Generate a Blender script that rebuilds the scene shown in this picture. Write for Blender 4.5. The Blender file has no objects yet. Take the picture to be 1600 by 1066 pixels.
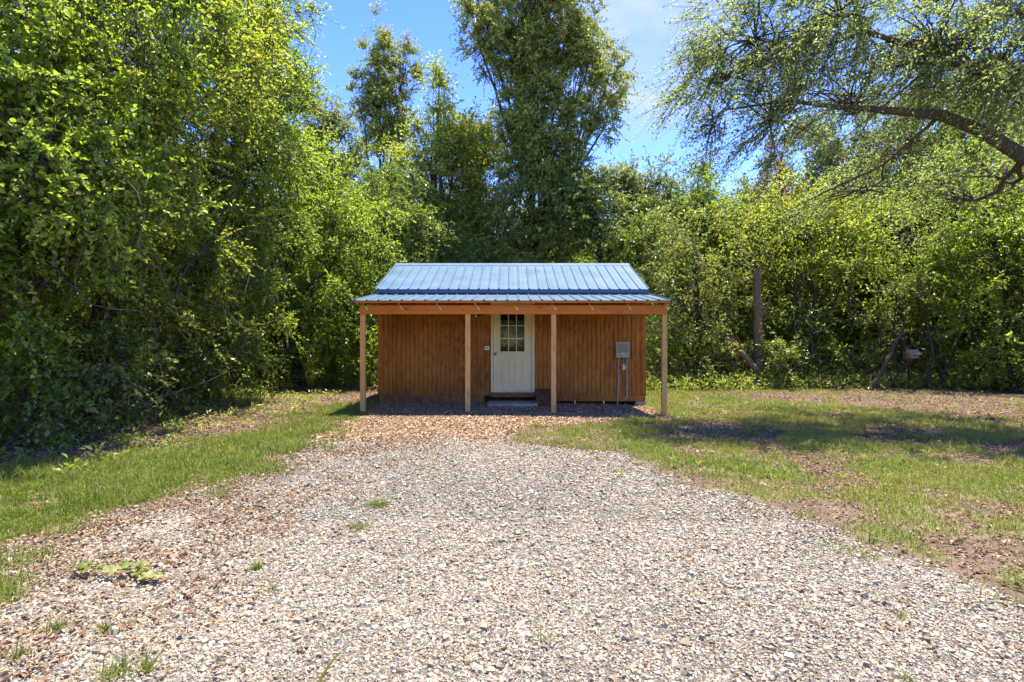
import bpy, math, random
import numpy as np
from mathutils import Vector, Matrix

rng = np.random.default_rng(11)
C = bpy.context.scene.collection
CAM_Z = 1.44
F = 889.0


def at(px, py, d):
    """world point seen at photo pixel (px, py) at depth d"""
    return np.array([(px - 800) / F * d, d, CAM_Z + (533 - py) / F * d])


# ------------------------------------------------------------------ noise
_tab = np.random.default_rng(5).random((256, 256))


def vnoise(x, y, s=1.0, o=0):
    x = np.asarray(x, float) * s + 37.1 + o * 17.3
    y = np.asarray(y, float) * s + 91.7 + o * 5.9
    xi = np.floor(x).astype(int); yi = np.floor(y).astype(int)
    fx = x - xi; fy = y - yi
    fx = fx * fx * (3 - 2 * fx); fy = fy * fy * (3 - 2 * fy)
    g = lambda a, b: _tab[a & 255, b & 255]
    return (g(xi, yi) * (1 - fx) + g(xi + 1, yi) * fx) * (1 - fy) + (g(xi, yi + 1) * (1 - fx) + g(xi + 1, yi + 1) * fx) * fy


def fbm(x, y, s=1.0, o=0):
    return (vnoise(x, y, s, o) * .5 + vnoise(x, y, s * 2.1, o + 1) * .28 + vnoise(x, y, s * 4.3, o + 2) * .22)


def smooth(a, b, v):
    t = np.clip((v - a) / (b - a), 0, 1)
    return t * t * (3 - 2 * t)


# ------------------------------------------------------------------ ground layout
def gz(x, y):
    x = np.asarray(x, float); y = np.asarray(y, float)
    z = -0.02 * np.clip(x, 0, 4) + 0.03 * (fbm(x, y, .6, 3) - .5) * smooth(9.5, 8, y) \
        + 0.10 * (fbm(x, y, .25, 4) - .5) * smooth(4.5, 8, np.abs(x))
    return z


LY = [0, 2.5, 3.5, 4.2, 4.8, 5.5, 6.15, 7.4, 8.65, 9.7, 11.0, 13]
LX = [-2.6, -2.9, -3.15, -3.4, -3.2, -3.17, -2.94, -2.74, -2.9, -2.85, -2.85, -3.0]
RY = [0, 3.2, 3.8, 4.2, 4.9, 5.95, 6.7, 7.4, 7.7, 8.05, 9.3, 9.8, 10.4, 11.2, 13]
RX = [3.1, 2.95, 2.75, 2.6, 2.3, 1.74, 1.5, 1.3, .6, .0, .0, .9, 2.0, 2.9, 3.2]
GY = [0, 4, 6.67, 7.23, 7.9, 8.95, 11.7, 13.5]
GX = [-5.4, -5.6, -5.7, -5.2, -4.8, -4.2, -4.0, -4.0]


def masks(x, y):
    """gravel, mulch, grass, litter cover 0..1"""
    x = np.asarray(x, float); y = np.asarray(y, float)
    w = (fbm(x, y, 1.3, 7) - .5) * .8 + (fbm(x, y, 5, 9) - .5) * .35
    l = x - np.interp(y, LY, LX) + w * .8
    r = np.interp(y, RY, RX) - x + w * .8
    inside = smooth(-.12, .15, np.minimum(l, r)) * smooth(13.3, 13.0, y)
    wide = smooth(-.30, .22, np.minimum(l, r) + (fbm(x, y, 3.4, 13) - .5) * 1.3) * smooth(13.3, 13.0, y)
    mul = smooth(8.3, 9.1, y + w * 1.6 - .25 * np.clip(x + 1, -2, 2))
    gravel = inside * (1 - mul)
    mulch = inside * mul
    # grass
    gl = smooth(-.35, .4, x - np.interp(y, GY, GX) + w * 1.2) * smooth(13.6, 12.2, y + w) * (x < 0)
    n = fbm(x, y, .55, 21); n2 = fbm(x, y, 2.1, 23)
    patch = smooth(.40, .62, n * .5 + n2 * .5 + .045 - .030 * np.clip(x - 5, 0, 8) - .012 * np.clip(y - 14, 0, 8)
                   - .07 * smooth(2.0, .4, x))
    gr = patch * (x >= -.3) * smooth(20, 18, y)
    grass = np.where(x < -.3, gl * (0.30 + .70 * smooth(.42, .58, n * .4 + n2 * .6)), gr) * (1 - wide)
    edge = np.maximum(smooth(1.9, .1, l + (n2 - .5) * 2.5), .8 * smooth(.7, 0, r + (n2 - .5) * .8)) * (y > 2)
    litter = np.clip(inside * edge * smooth(.40, .62, fbm(x, y, 1.7, 31)) + (1 - inside) * (1 - grass) * .9, 0, 1)
    return gravel, mulch, grass, litter


# ------------------------------------------------------------------ mesh building
def build(name, V, faces, mat, parent=None, color=None, tint=None, smooth_=False):
    me = bpy.data.meshes.new(name)
    V = np.asarray(V, np.float32)
    me.vertices.add(len(V)); me.vertices.foreach_set('co', V.ravel())
    faces = [np.asarray(f, np.int32) for f in faces if len(f)]
    nl = sum(f.size for f in faces); nf = sum(len(f) for f in faces)
    me.loops.add(nl); me.polygons.add(nf)
    me.loops.foreach_set('vertex_index', np.concatenate([f.ravel() for f in faces]))
    tot = np.concatenate([np.full(len(f), f.shape[1], np.int32) for f in faces])
    st = np.concatenate([[0], np.cumsum(tot)[:-1]]).astype(np.int32)
    me.polygons.foreach_set('loop_start', st)
    me.polygons.foreach_set('use_smooth', np.full(nf, smooth_, bool))
    me.update(calc_edges=True)
    if color is not None:
        a = me.attributes.new('col', 'FLOAT_COLOR', 'POINT')
        c = np.ones((len(V), 4), np.float32); c[:, :3] = color
        a.data.foreach_set('color', c.ravel())
    if tint is not None:
        a = me.attributes.new('tint', 'FLOAT', 'POINT')
        a.data.foreach_set('value', np.asarray(tint, np.float32))
    for m in (mat if isinstance(mat, (list, tuple)) else [mat]):
        me.materials.append(m)
    o = bpy.data.objects.new(name, me); C.objects.link(o)
    if parent: o.parent = parent
    return o


class MB:
    def __init__(s): s.v = []; s.q = []; s.t = []; s.n = 0
    def add(s, V, quads=None, tris=None):
        if quads is not None and len(quads): s.q.append(np.asarray(quads, int) + s.n)
        if tris is not None and len(tris): s.t.append(np.asarray(tris, int) + s.n)
        s.v.append(np.asarray(V, float)); s.n += len(V)
    def box(s, x0, x1, y0, y1, z0, z1):
        V = [(x, y, z) for z in (z0, z1) for y in (y0, y1) for x in (x0, x1)]
        s.add(V, [(0, 2, 3, 1), (4, 5, 7, 6), (0, 1, 5, 4), (1, 3, 7, 5), (3, 2, 6, 7), (2, 0, 4, 6)])
    def prism(s, poly_yz, x0, x1):
        n = len(poly_yz)
        V = [(x0, a, b) for a, b in poly_yz] + [(x1, a, b) for a, b in poly_yz]
        Q = [(i, (i + 1) % n, n + (i + 1) % n, n + i) for i in range(n)]
        s.add(V, Q)
        for k in range(1, n - 1):
            s.t.append(np.array([[0, k + 1, k], [n, n + k, n + k + 1]]) + s.n - 2 * n)
    def tube(s, P, R, k=8, cap=True):
        P = np.asarray(P, float); R = np.broadcast_to(np.asarray(R, float), (len(P),))
        T = np.gradient(P, axis=0); T /= np.linalg.norm(T, axis=1)[:, None] + 1e-9
        a = np.array([0, 0, 1.]) if abs(T[0][2]) < .9 else np.array([1., 0, 0])
        U = np.cross(T, a); U /= np.linalg.norm(U, axis=1)[:, None] + 1e-9
        W = np.cross(T, U)
        th = np.arange(k) / k * 2 * np.pi
        V = P[:, None] + R[:, None, None] * (np.cos(th)[None, :, None] * U[:, None] + np.sin(th)[None, :, None] * W[:, None])
        n = len(P); i, j = np.meshgrid(np.arange(n - 1), np.arange(k), indexing='ij')
        Q = np.stack([i * k + j, i * k + (j + 1) % k, (i + 1) * k + (j + 1) % k, (i + 1) * k + j], -1).reshape(-1, 4)
        Vf = V.reshape(-1, 3)
        if cap:
            m = len(Vf)
            Vf = np.vstack([Vf, P[0], P[-1]])
            j = np.arange(k)
            tr = np.vstack([np.stack([np.full(k, m), (j + 1) % k, j], 1),
                            np.stack([np.full(k, m + 1), (n - 1) * k + j, (n - 1) * k + (j + 1) % k], 1)])
            s.add(Vf, Q, tr)
        else:
            s.add(Vf, Q)
    def lathe(s, prof, origin, axis='y', k=20):
        """prof [(r, h)], axis pointing to -y for 'y', +z for 'z'"""
        th = np.arange(k) / k * 2 * np.pi
        V = []
        for r, h in prof:
            for t in th:
                V.append((r * math.cos(t), -h, r * math.sin(t)) if axis == 'y' else (r * math.cos(t), r * math.sin(t), h))
        n = len(prof)
        Q = [(i * k + j, i * k + (j + 1) % k, (i + 1) * k + (j + 1) % k, (i + 1) * k + j) for i in range(n - 1) for j in range(k)]
        s.add(np.array(V) + np.array(origin), Q)
    def build(s, name, mat, parent=None, bevel=0, smooth_=False):
        V = np.vstack(s.v)
        fs = []
        if s.q: fs.append(np.vstack(s.q))
        if s.t: fs.append(np.vstack(s.t))
        o = build(name, V, fs, mat, parent, smooth_=smooth_)
        if bevel:
            m = o.modifiers.new('bevel', 'BEVEL'); m.width = bevel; m.segments = 2; m.limit_method = 'ANGLE'
        return o


def tag(o, label=None, cat=None, group=None, kind=None):
    if label: o['label'] = label
    if cat: o['category'] = cat
    if group: o['group'] = group
    if kind: o['kind'] = kind
    return o


def thing(name, loc, label, cat, group=None, rz=0):
    o = bpy.data.objects.new(name, None); C.objects.link(o)
    o.location = loc; o.rotation_euler[2] = rz; o.empty_display_size = .2
    return tag(o, label, cat, group)


# ------------------------------------------------------------------ materials
def new_mat(name):
    m = bpy.data.materials.new(name); m.use_nodes = True
    nt = m.node_tree
    b = nt.nodes['Principled BSDF']
    return m, nt, b


def N(nt, t, **kw):
    n = nt.nodes.new(t)
    for k, v in kw.items(): setattr(n, k, v)
    return n


def ramp(nt, stops):
    r = N(nt, 'ShaderNodeValToRGB')
    e = r.color_ramp.elements
    while len(e) < len(stops): e.new(.5)
    for x, (p, c) in zip(e, stops):
        x.position = p; x.color = (*c, 1)
    return r


def mapped(nt, scale, kind='Object'):
    tc = N(nt, 'ShaderNodeTexCoord'); mp = N(nt, 'ShaderNodeMapping')
    mp.inputs['Scale'].default_value = scale
    nt.links.new(tc.outputs[kind], mp.inputs[0])
    return mp


def noise(nt, vec, scale, detail=4, rough=.55, dist=0):
    n = N(nt, 'ShaderNodeTexNoise')
    n.inputs['Scale'].default_value = scale; n.inputs['Detail'].default_value = detail
    n.inputs['Roughness'].default_value = rough; n.inputs['Distortion'].default_value = dist
    if vec is not None: nt.links.new(vec, n.inputs['Vector'])
    return n


def math_(nt, op, a, b=None):
    n = N(nt, 'ShaderNodeMath', operation=op)
    for i, v in enumerate((a, b)):
        if v is None: continue
        if isinstance(v, (int, float)): n.inputs[i].default_value = v
        else: nt.links.new(v, n.inputs[i])
    return n.outputs[0]


def mixc(nt, fac, a, b, mode='MIX'):
    n = N(nt, 'ShaderNodeMix', data_type='RGBA', blend_type=mode)
    for i, v in ((0, fac), (6, a), (7, b)):
        if isinstance(v, (int, float)): n.inputs[i].default_value = v
        elif isinstance(v, tuple): n.inputs[i].default_value = (*v, 1)
        else: nt.links.new(v, n.inputs[i])
    return n.outputs[2]


def bump(nt, b, h, strength=.4, dist=.01):
    n = N(nt, 'ShaderNodeBump'); n.inputs['Strength'].default_value = strength; n.inputs['Distance'].default_value = dist
    nt.links.new(h, n.inputs['Height']); nt.links.new(n.outputs[0], b.inputs['Normal'])


def leaf_mat(name, dark, mid, light, trans, gloss=.45, rough=.4, tw=.42):
    m, nt, b = new_mat(name)
    at_ = N(nt, 'ShaderNodeAttribute', attribute_name='tint')
    r = ramp(nt, [(0, dark), (.48, mid), (.95, light), (1, (.34, .235, .06))])
    nt.links.new(at_.outputs['Fac'], r.inputs[0])
    nt.links.new(r.outputs[0], b.inputs['Base Color'])
    b.inputs['Roughness'].default_value = rough
    b.inputs['Specular IOR Level'].default_value = gloss
    t = N(nt, 'ShaderNodeBsdfTranslucent')
    tc = mixc(nt, .75, r.outputs[0], trans)
    nt.links.new(tc, t.inputs[0])
    mx = N(nt, 'ShaderNodeMixShader'); mx.inputs[0].default_value = tw
    nt.links.new(b.outputs[0], mx.inputs[1]); nt.links.new(t.outputs[0], mx.inputs[2])
    nt.links.new(mx.outputs[0], nt.nodes['Material Output'].inputs[0])
    return m


def flat_mat(name, col, rough=.6, spec=.3, metal=0, var=.15, scale=20, bumpk=0):
    m, nt, b = new_mat(name)
    mp = mapped(nt, (1, 1, 1))
    n = noise(nt, mp.outputs[0], scale)
    lo = tuple(c * (1 - var) for c in col); hi = tuple(min(1, c * (1 + var)) for c in col)
    r = ramp(nt, [(.3, lo), (.7, hi)]); nt.links.new(n.outputs[0], r.inputs[0])
    nt.links.new(r.outputs[0], b.inputs['Base Color'])
    b.inputs['Roughness'].default_value = rough; b.inputs['Specular IOR Level'].default_value = spec
    b.inputs['Metallic'].default_value = metal
    if bumpk: bump(nt, b, n.outputs[0], bumpk, .01)
    return m


def attr_mat(name, rough=.8, spec=.2, attr='col', trans=0):
    m, nt, b = new_mat(name)
    a = N(nt, 'ShaderNodeAttribute', attribute_name=attr)
    nt.links.new(a.outputs['Color'], b.inputs['Base Color'])
    b.inputs['Roughness'].default_value = rough; b.inputs['Specular IOR Level'].default_value = spec
    if trans:
        t = N(nt, 'ShaderNodeBsdfTranslucent'); nt.links.new(a.outputs['Color'], t.inputs[0])
        mx = N(nt, 'ShaderNodeMixShader'); mx.inputs[0].default_value = trans
        nt.links.new(b.outputs[0], mx.inputs[1]); nt.links.new(t.outputs[0], mx.inputs[2])
        nt.links.new(mx.outputs[0], nt.nodes['Material Output'].inputs[0])
    return m


def bark_mat(name, a, b_):
    m, nt, b = new_mat(name)
    mp = mapped(nt, (1, 1, .25))
    n = noise(nt, mp.outputs[0], 26, 6, .65)
    n2 = noise(nt, mp.outputs[0], 3, 3)
    r = ramp(nt, [(.3, a), (.7, b_)]); nt.links.new(n.outputs[0], r.inputs[0])
    c = mixc(nt, math_(nt, 'MULTIPLY', n2.outputs[0], .5), r.outputs[0], tuple(x * .6 for x in a))
    nt.links.new(c, b.inputs['Base Color'])
    b.inputs['Roughness'].default_value = .9; b.inputs['Specular IOR Level'].default_value = .1
    bump(nt, b, n.outputs[0], .8, .02)
    return m


def siding_mat():
    m, nt, b = new_mat('stained_plywood')
    tc = N(nt, 'ShaderNodeTexCoord')
    sep = N(nt, 'ShaderNodeSeparateXYZ'); nt.links.new(tc.outputs['Object'], sep.inputs[0])
    s = math_(nt, 'ADD', sep.outputs[0], sep.outputs[1])
    pan = math_(nt, 'FLOOR', math_(nt, 'DIVIDE', s, 1.219))
    cmb = N(nt, 'ShaderNodeCombineXYZ')
    nt.links.new(math_(nt, 'MULTIPLY', s, 2.6), cmb.inputs[0])
    nt.links.new(math_(nt, 'MULTIPLY', pan, 7.3), cmb.inputs[1])
    nt.links.new(math_(nt, 'MULTIPLY', sep.outputs[2], .55), cmb.inputs[2])
    n = noise(nt, cmb.outputs[0], 1.0, 2.5, .5, .25)
    ring = math_(nt, 'SINE', math_(nt, 'MULTIPLY', n.outputs[0], 95))
    cmb2 = N(nt, 'ShaderNodeCombineXYZ')
    nt.links.new(math_(nt, 'MULTIPLY', s, 90), cmb2.inputs[0]); nt.links.new(math_(nt, 'MULTIPLY', sep.outputs[2], 4), cmb2.inputs[2])
    fib = noise(nt, cmb2.outputs[0], 1.0, 4, .6)
    big = noise(nt, tc.outputs['Object'], 1.1, 4, .6)
    v = math_(nt, 'ADD', math_(nt, 'MULTIPLY', ring, .11), math_(nt, 'ADD', math_(nt, 'MULTIPLY', fib.outputs[0], .6), .12))
    v = math_(nt, 'ADD', v, math_(nt, 'MULTIPLY', math_(nt, 'SUBTRACT', big.outputs[0], .5), .7))
    r = ramp(nt, [(.10, (.15, .048, .007)), (.42, (.385, .125, .014)), (.75, (.55, .205, .026))])
    nt.links.new(v, r.inputs[0])
    # splash dirt near the ground
    cl = N(nt, 'ShaderNodeMapRange'); nt.links.new(sep.outputs[2], cl.inputs[0])
    for i, x in ((1, .15), (2, .6), (3, .45), (4, 0)): cl.inputs[i].default_value = x
    dn = noise(nt, tc.outputs['Object'], 5, 5)
    c = mixc(nt, math_(nt, 'MULTIPLY', cl.outputs[0], dn.outputs[0]), r.outputs[0], (.12, .05, .022))
    nt.links.new(c, b.inputs['Base Color'])
    b.inputs['Roughness'].default_value = .6; b.inputs['Specular IOR Level'].default_value = .25
    bump(nt, b, v, .35, .004)
    return m


def lumber_mat(name, a, b_, axis=0):
    m, nt, b = new_mat(name)
    sc = [34, 34, 34]; sc[axis] = 1.5
    mp = mapped(nt, sc)
    n = noise(nt, mp.outputs[0], 1, 5, .6, .4)
    n2 = noise(nt, mapped(nt, (1, 1, 1)).outputs[0], 2.2, 4)
    r = ramp(nt, [(.25, a), (.75, b_)])
    v = math_(nt, 'ADD', math_(nt, 'MULTIPLY', n.outputs[0], .65), math_(nt, 'MULTIPLY', n2.outputs[0], .35))
    nt.links.new(v, r.inputs[0])
    vo = N(nt, 'ShaderNodeTexVoronoi'); vo.inputs['Scale'].default_value = 1
    sc2 = [9, 9, 9]; sc2[axis] = 2.2
    nt.links.new(mapped(nt, sc2).outputs[0], vo.inputs['Vector'])
    kn = N(nt, 'ShaderNodeMapRange'); nt.links.new(vo.outputs['Distance'], kn.inputs[0])
    for i, x in ((1, .08), (2, .2), (3, .55), (4, 0)): kn.inputs[i].default_value = x
    c = mixc(nt, kn.outputs[0], r.outputs[0], tuple(x * .3 for x in a))
    nt.links.new(c, b.inputs['Base Color'])
    b.inputs['Roughness'].default_value = .65; b.inputs['Specular IOR Level'].default_value = .25
    bump(nt, b, n.outputs[0], .25, .004)
    return m


M = {}
M['siding'] = siding_mat()
M['beam_wood'] = lumber_mat('orange_stained_lumber', (.50, .132, .014), (.68, .222, .032), 0)
M['post_wood'] = lumber_mat('post_lumber', (.52, .248, .066), (.75, .42, .14), 2)
M['rafter_wood'] = lumber_mat('rafter_lumber', (.48, .17, .035), (.66, .28, .07), 1)
M['skirt'] = flat_mat('dirty_brown_board', (.23, .095, .042), .8, .15, var=.45, scale=7)
M['trim'] = flat_mat('white_trim_paint', (.78, .65, .37), .5, .35, var=.06, scale=6)
M['doorpaint'] = flat_mat('cream_door_paint', (.78, .63, .33), .42, .4, var=.07, scale=3)
M['glass'] = flat_mat('dark_door_glass', (.010, .012, .011), .03, .3, var=.1)
M['knob'] = flat_mat('satin_nickel', (.45, .42, .38), .3, .5, metal=1, var=.05)
M['box_grey'] = flat_mat('grey_beige_enamel', (.36, .32, .23), .45, .4, var=.08, scale=8)
M['box_inset'] = flat_mat('dark_grey_enamel', (.24, .22, .17), .5, .4, var=.06, scale=8)
M['conduit'] = flat_mat('grey_plastic_pipe', (.30, .275, .21), .5, .4, var=.08)
M['white_plastic'] = flat_mat('white_plastic', (.75, .74, .7), .4, .4, var=.04)
M['black_plastic'] = flat_mat('black_plastic', (.02, .02, .02), .5, .4, var=.2)
M['concrete'] = flat_mat('weathered_concrete', (.30, .27, .21), .9, .1, var=.4, scale=9, bumpk=.3)
M['crate'] = flat_mat('dark_red_brown_wood', (.10, .042, .024), .75, .2, var=.45, scale=9)
M['skid'] = flat_mat('dark_treated_timber', (.07, .045, .03), .9, .1, var=.4, scale=6)
M['pale_beige'] = flat_mat('pale_beige_finish', (.62, .54, .42), .5, .4, var=.1)
M['bird_wood'] = flat_mat('weathered_pine', (.34, .215, .14), .75, .2, var=.3, scale=14)
M['bird_roof'] = flat_mat('bleached_roof_board', (.33, .255, .20), .75, .2, var=.2, scale=14)
M['iron'] = flat_mat('dark_iron_pole', (.03, .028, .025), .6, .3, var=.2)
M['bark'] = bark_mat('grey_brown_bark', (.045, .035, .026), (.14, .11, .085))
M['bark_oak'] = bark_mat('oak_bark', (.055, .045, .036), (.165, .138, .112))
M['bark_snag'] = bark_mat('red_brown_dead_wood', (.10, .06, .034), (.34, .23, .15))


def roof_mat():
    m, nt, b = new_mat('blue_painted_steel')
    n = noise(nt, mapped(nt, (1, 1, 1)).outputs[0], 1.7, 5, .6)
    r = ramp(nt, [(.28, (.045, .100, .155)), (.72, (.072, .132, .185))]); nt.links.new(n.outputs[0], r.inputs[0])
    nt.links.new(r.outputs[0], b.inputs['Base Color'])
    rr = ramp(nt, [(.3, (.46, .46, .46)), (.7, (.56, .56, .56))]); nt.links.new(n.outputs[0], rr.inputs[0])
    nt.links.new(rr.outputs[0], b.inputs['Roughness'])
    b.inputs['Specular IOR Level'].default_value = .4
    return m


M['roof'] = roof_mat()
M['eave'] = flat_mat('deep_blue_trim', (.008, .07, .19), .35, .5, var=.06)

M['leaf_bright'] = leaf_mat('bright_broad_leaves', (0.068, 0.116, 0.011), (0.147, 0.218, 0.018), (0.287, 0.343, 0.038), (0.614, 0.805, 0.054), .5, .38)
M['leaf_yellow'] = leaf_mat('yellow_green_leaves', (0.082, 0.119, 0.012), (0.184, 0.237, 0.025), (0.347, 0.362, 0.054), (0.694, 0.782, 0.066), .4, .42)
M['leaf_dark'] = leaf_mat('dark_glossy_leaves', (0.052, 0.088, 0.012), (0.109, 0.164, 0.020), (0.200, 0.248, 0.046), (0.454, 0.592, 0.054), .5, .38, .3)
M['leaf_vine'] = leaf_mat('blue_green_vine_leaves', (0.109, 0.136, 0.025), (0.205, 0.237, 0.043), (0.320, 0.338, 0.082), (0.614, 0.675, 0.087), .4, .45, .3)
M['leaf_oak'] = leaf_mat('small_grey_green_leaves', (.085, .112, .030), (.155, .205, .055), (.25, .295, .10), (.50, .62, .12), .4, .42, .5)
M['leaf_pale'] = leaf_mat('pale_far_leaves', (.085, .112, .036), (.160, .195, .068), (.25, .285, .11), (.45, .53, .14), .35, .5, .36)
M['leaf_dead'] = leaf_mat('rusty_dead_leaves', (0.149, 0.061, 0.027), (0.284, 0.128, 0.061), (0.405, 0.216, 0.121), (0.472, 0.230, 0.108), .2, .7)
M['leaf_wood'] = leaf_mat('woods_leaves', (0.068, 0.103, 0.013), (0.144, 0.201, 0.027), (0.267, 0.296, 0.049), (0.560, 0.687, 0.066), .3, .5, .32)
M['grass'] = leaf_mat('lawn_grass', (.070, .112, .014), (.145, .195, .030), (.35, .30, .11), (.41, .49, .075), .3, .5, .4)
M['tuft'] = leaf_mat('weed_blades', (.06, .10, .015), (.14, .19, .03), (.30, .28, .10), (.34, .42, .06), .3, .5, .4)
M['stone'] = attr_mat('crushed_stone', .75, .25)
M['chip'] = attr_mat('wood_chips', .85, .1)
M['dry'] = attr_mat('dry_leaf', .75, .15, trans=.15)


# ------------------------------------------------------------------ leaves, tubes, trees
def unit(v):
    return v / (np.linalg.norm(v, axis=-1, keepdims=True) + 1e-9)


def leaf_geo(P, D, Nn, L, W, cup=.18):
    """bent leaves: n x 6 vertices, 2 quads each"""
    D = unit(D); S = unit(np.cross(D, Nn)); Nn = np.cross(S, D)
    L = L[:, None]; W = W[:, None]
    b = P; t = P + D * L - Nn * L * .15
    m1 = P + D * L * .34; m2 = P + D * L * .70 - Nn * L * .05
    up = Nn * W * cup
    V = np.stack([b, m1 + S * W * .5 + up, m2 + S * W * .36 + up, t, m2 - S * W * .36 + up, m1 - S * W * .5 + up], 1)
    n = len(P); i = np.arange(n)[:, None] * 6
    Q = np.concatenate([i + np.array([[0, 1, 2, 3]]), i + np.array([[0, 3, 4, 5]])])
    return V.reshape(-1, 3), Q


def leaf_geo4(P, D, Nn, L, W, cup=.18):
    D = unit(D); S = unit(np.cross(D, Nn)); Nn = np.cross(S, D)
    L = L[:, None]; W = W[:, None]
    m = P + D * L * .48; up = Nn * W * cup
    V = np.stack([P, m + S * W * .5 + up, P + D * L - Nn * L * .1, m - S * W * .5 + up], 1)
    i = np.arange(len(P))[:, None] * 4
    return V.reshape(-1, 3), i + np.array([[0, 1, 2, 3]])


def sph(n, g):
    v = g.normal(size=(n, 3)); return unit(v)


def gen_crown(lobes, leaf=.10, wid=.55, s=.75, twigs=14, per=11, tl=.62, bias=(0, 0, .15), droop=.25, seed=1, shell=.55, geo=4, up=.7, ragged=.3):
    """lobes (centre, radii). Returns leaf verts, quads, tint, twig segments, clump centres"""
    g = np.random.default_rng(seed)
    P0 = []; OUT = []; lob = []
    for li, (c, r) in enumerate(lobes):
        c = np.asarray(c, float); r = np.asarray(r, float)
        n = max(5, int(4.19 * r[0] * r[1] * r[2] / s ** 3 * .9))
        d = sph(n, g)
        rad = g.random(n) ** shell * (1 + ragged * (g.random(n) - .45))
        # lumps: pull clumps along random lumps to leave gaps
        P0.append(c + d * r * rad[:, None] + g.normal(size=(n, 3)) * .12); OUT.append(d); lob.append(np.full(n, li))
    P0 = np.vstack(P0); OUT = np.vstack(OUT); lob = np.concatenate(lob)
    keep = (P0[:, 2] > .25) & (vnoise(P0[:, 0] + P0[:, 1] * .6, P0[:, 2] + P0[:, 1] * .5, 1 / (1.6 * s), seed % 13) > .14)
    P0 = P0[keep]; OUT = OUT[keep]; lob = lob[keep]
    nc = len(P0)
    ctint = g.random(nc)
    nt_ = np.clip((twigs * (.6 + .8 * g.random(nc))).astype(int), 4, None)
    ci = np.repeat(np.arange(nc), nt_)
    n = len(ci)
    td = unit(.55 * OUT[ci] + .85 * sph(n, g) + np.asarray(bias, float))
    tlen = tl * (.55 + .9 * g.random(n))
    ts = P0[ci] + sph(n, g) * .16 * s
    ti = np.repeat(np.arange(n), per)
    k = np.tile(np.arange(per), n)
    t = (k + .4 + .6 * g.random(len(k))) / per
    pos = ts[ti] + td[ti] * (tlen[ti] * t)[:, None]
    pos[:, 2] -= droop * tlen[ti] * t * t
    m = len(pos)
    ld = unit(td[ti] * .6 + sph(m, g) * .9 + np.array([0, 0, -.25]))
    nn = unit(np.array([0, 0, up]) + sph(m, g) * .75)
    L = leaf * (.6 + .75 * g.random(m)); W = L * wid * (.8 + .4 * g.random(m))
    V, Q = (leaf_geo if geo == 6 else leaf_geo4)(pos, ld, nn, L, W)
    tint = np.clip(.48 * g.random(m) + .30 * ctint[ci][ti] + .17 * t, 0, .95) * 1.12
    tint = np.where(g.random(m) < .012, 1.0, np.minimum(tint, .95))
    te = ts + td * tlen[:, None] * .95; te[:, 2] -= droop * tlen * .9
    return V, Q, np.repeat(tint, geo), (ts, te), (P0, lob)


def twig_mesh(mb, A, B, r0, r1):
    d = unit(B - A); a = np.where(np.abs(d[:, 2:3]) < .9, np.array([[0, 0, 1.]]), np.array([[1., 0, 0]]))
    u = unit(np.cross(d, a)); w = np.cross(d, u)
    th = np.array([0, 2.094, 4.189])
    off = np.cos(th)[None, :, None] * u[:, None] + np.sin(th)[None, :, None] * w[:, None]
    V = np.concatenate([A[:, None] + off * r0, B[:, None] + off * r1], 1)
    n = len(A); i = np.arange(n)[:, None] * 6
    Q = np.concatenate([i + np.array([[j, (j + 1) % 3, 3 + (j + 1) % 3, 3 + j]]) for j in range(3)])
    mb.add(V.reshape(-1, 3), Q)


def bez(a, b, bend, n=7, g=None, wob=.0):
    t = np.linspace(0, 1, n)[:, None]
    mid = (a + b) / 2 + bend
    p = (1 - t) ** 2 * a + 2 * t * (1 - t) * mid + t * t * b
    if wob: p[1:-1] += g.normal(size=(n - 2, 3)) * wob
    return p


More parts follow.
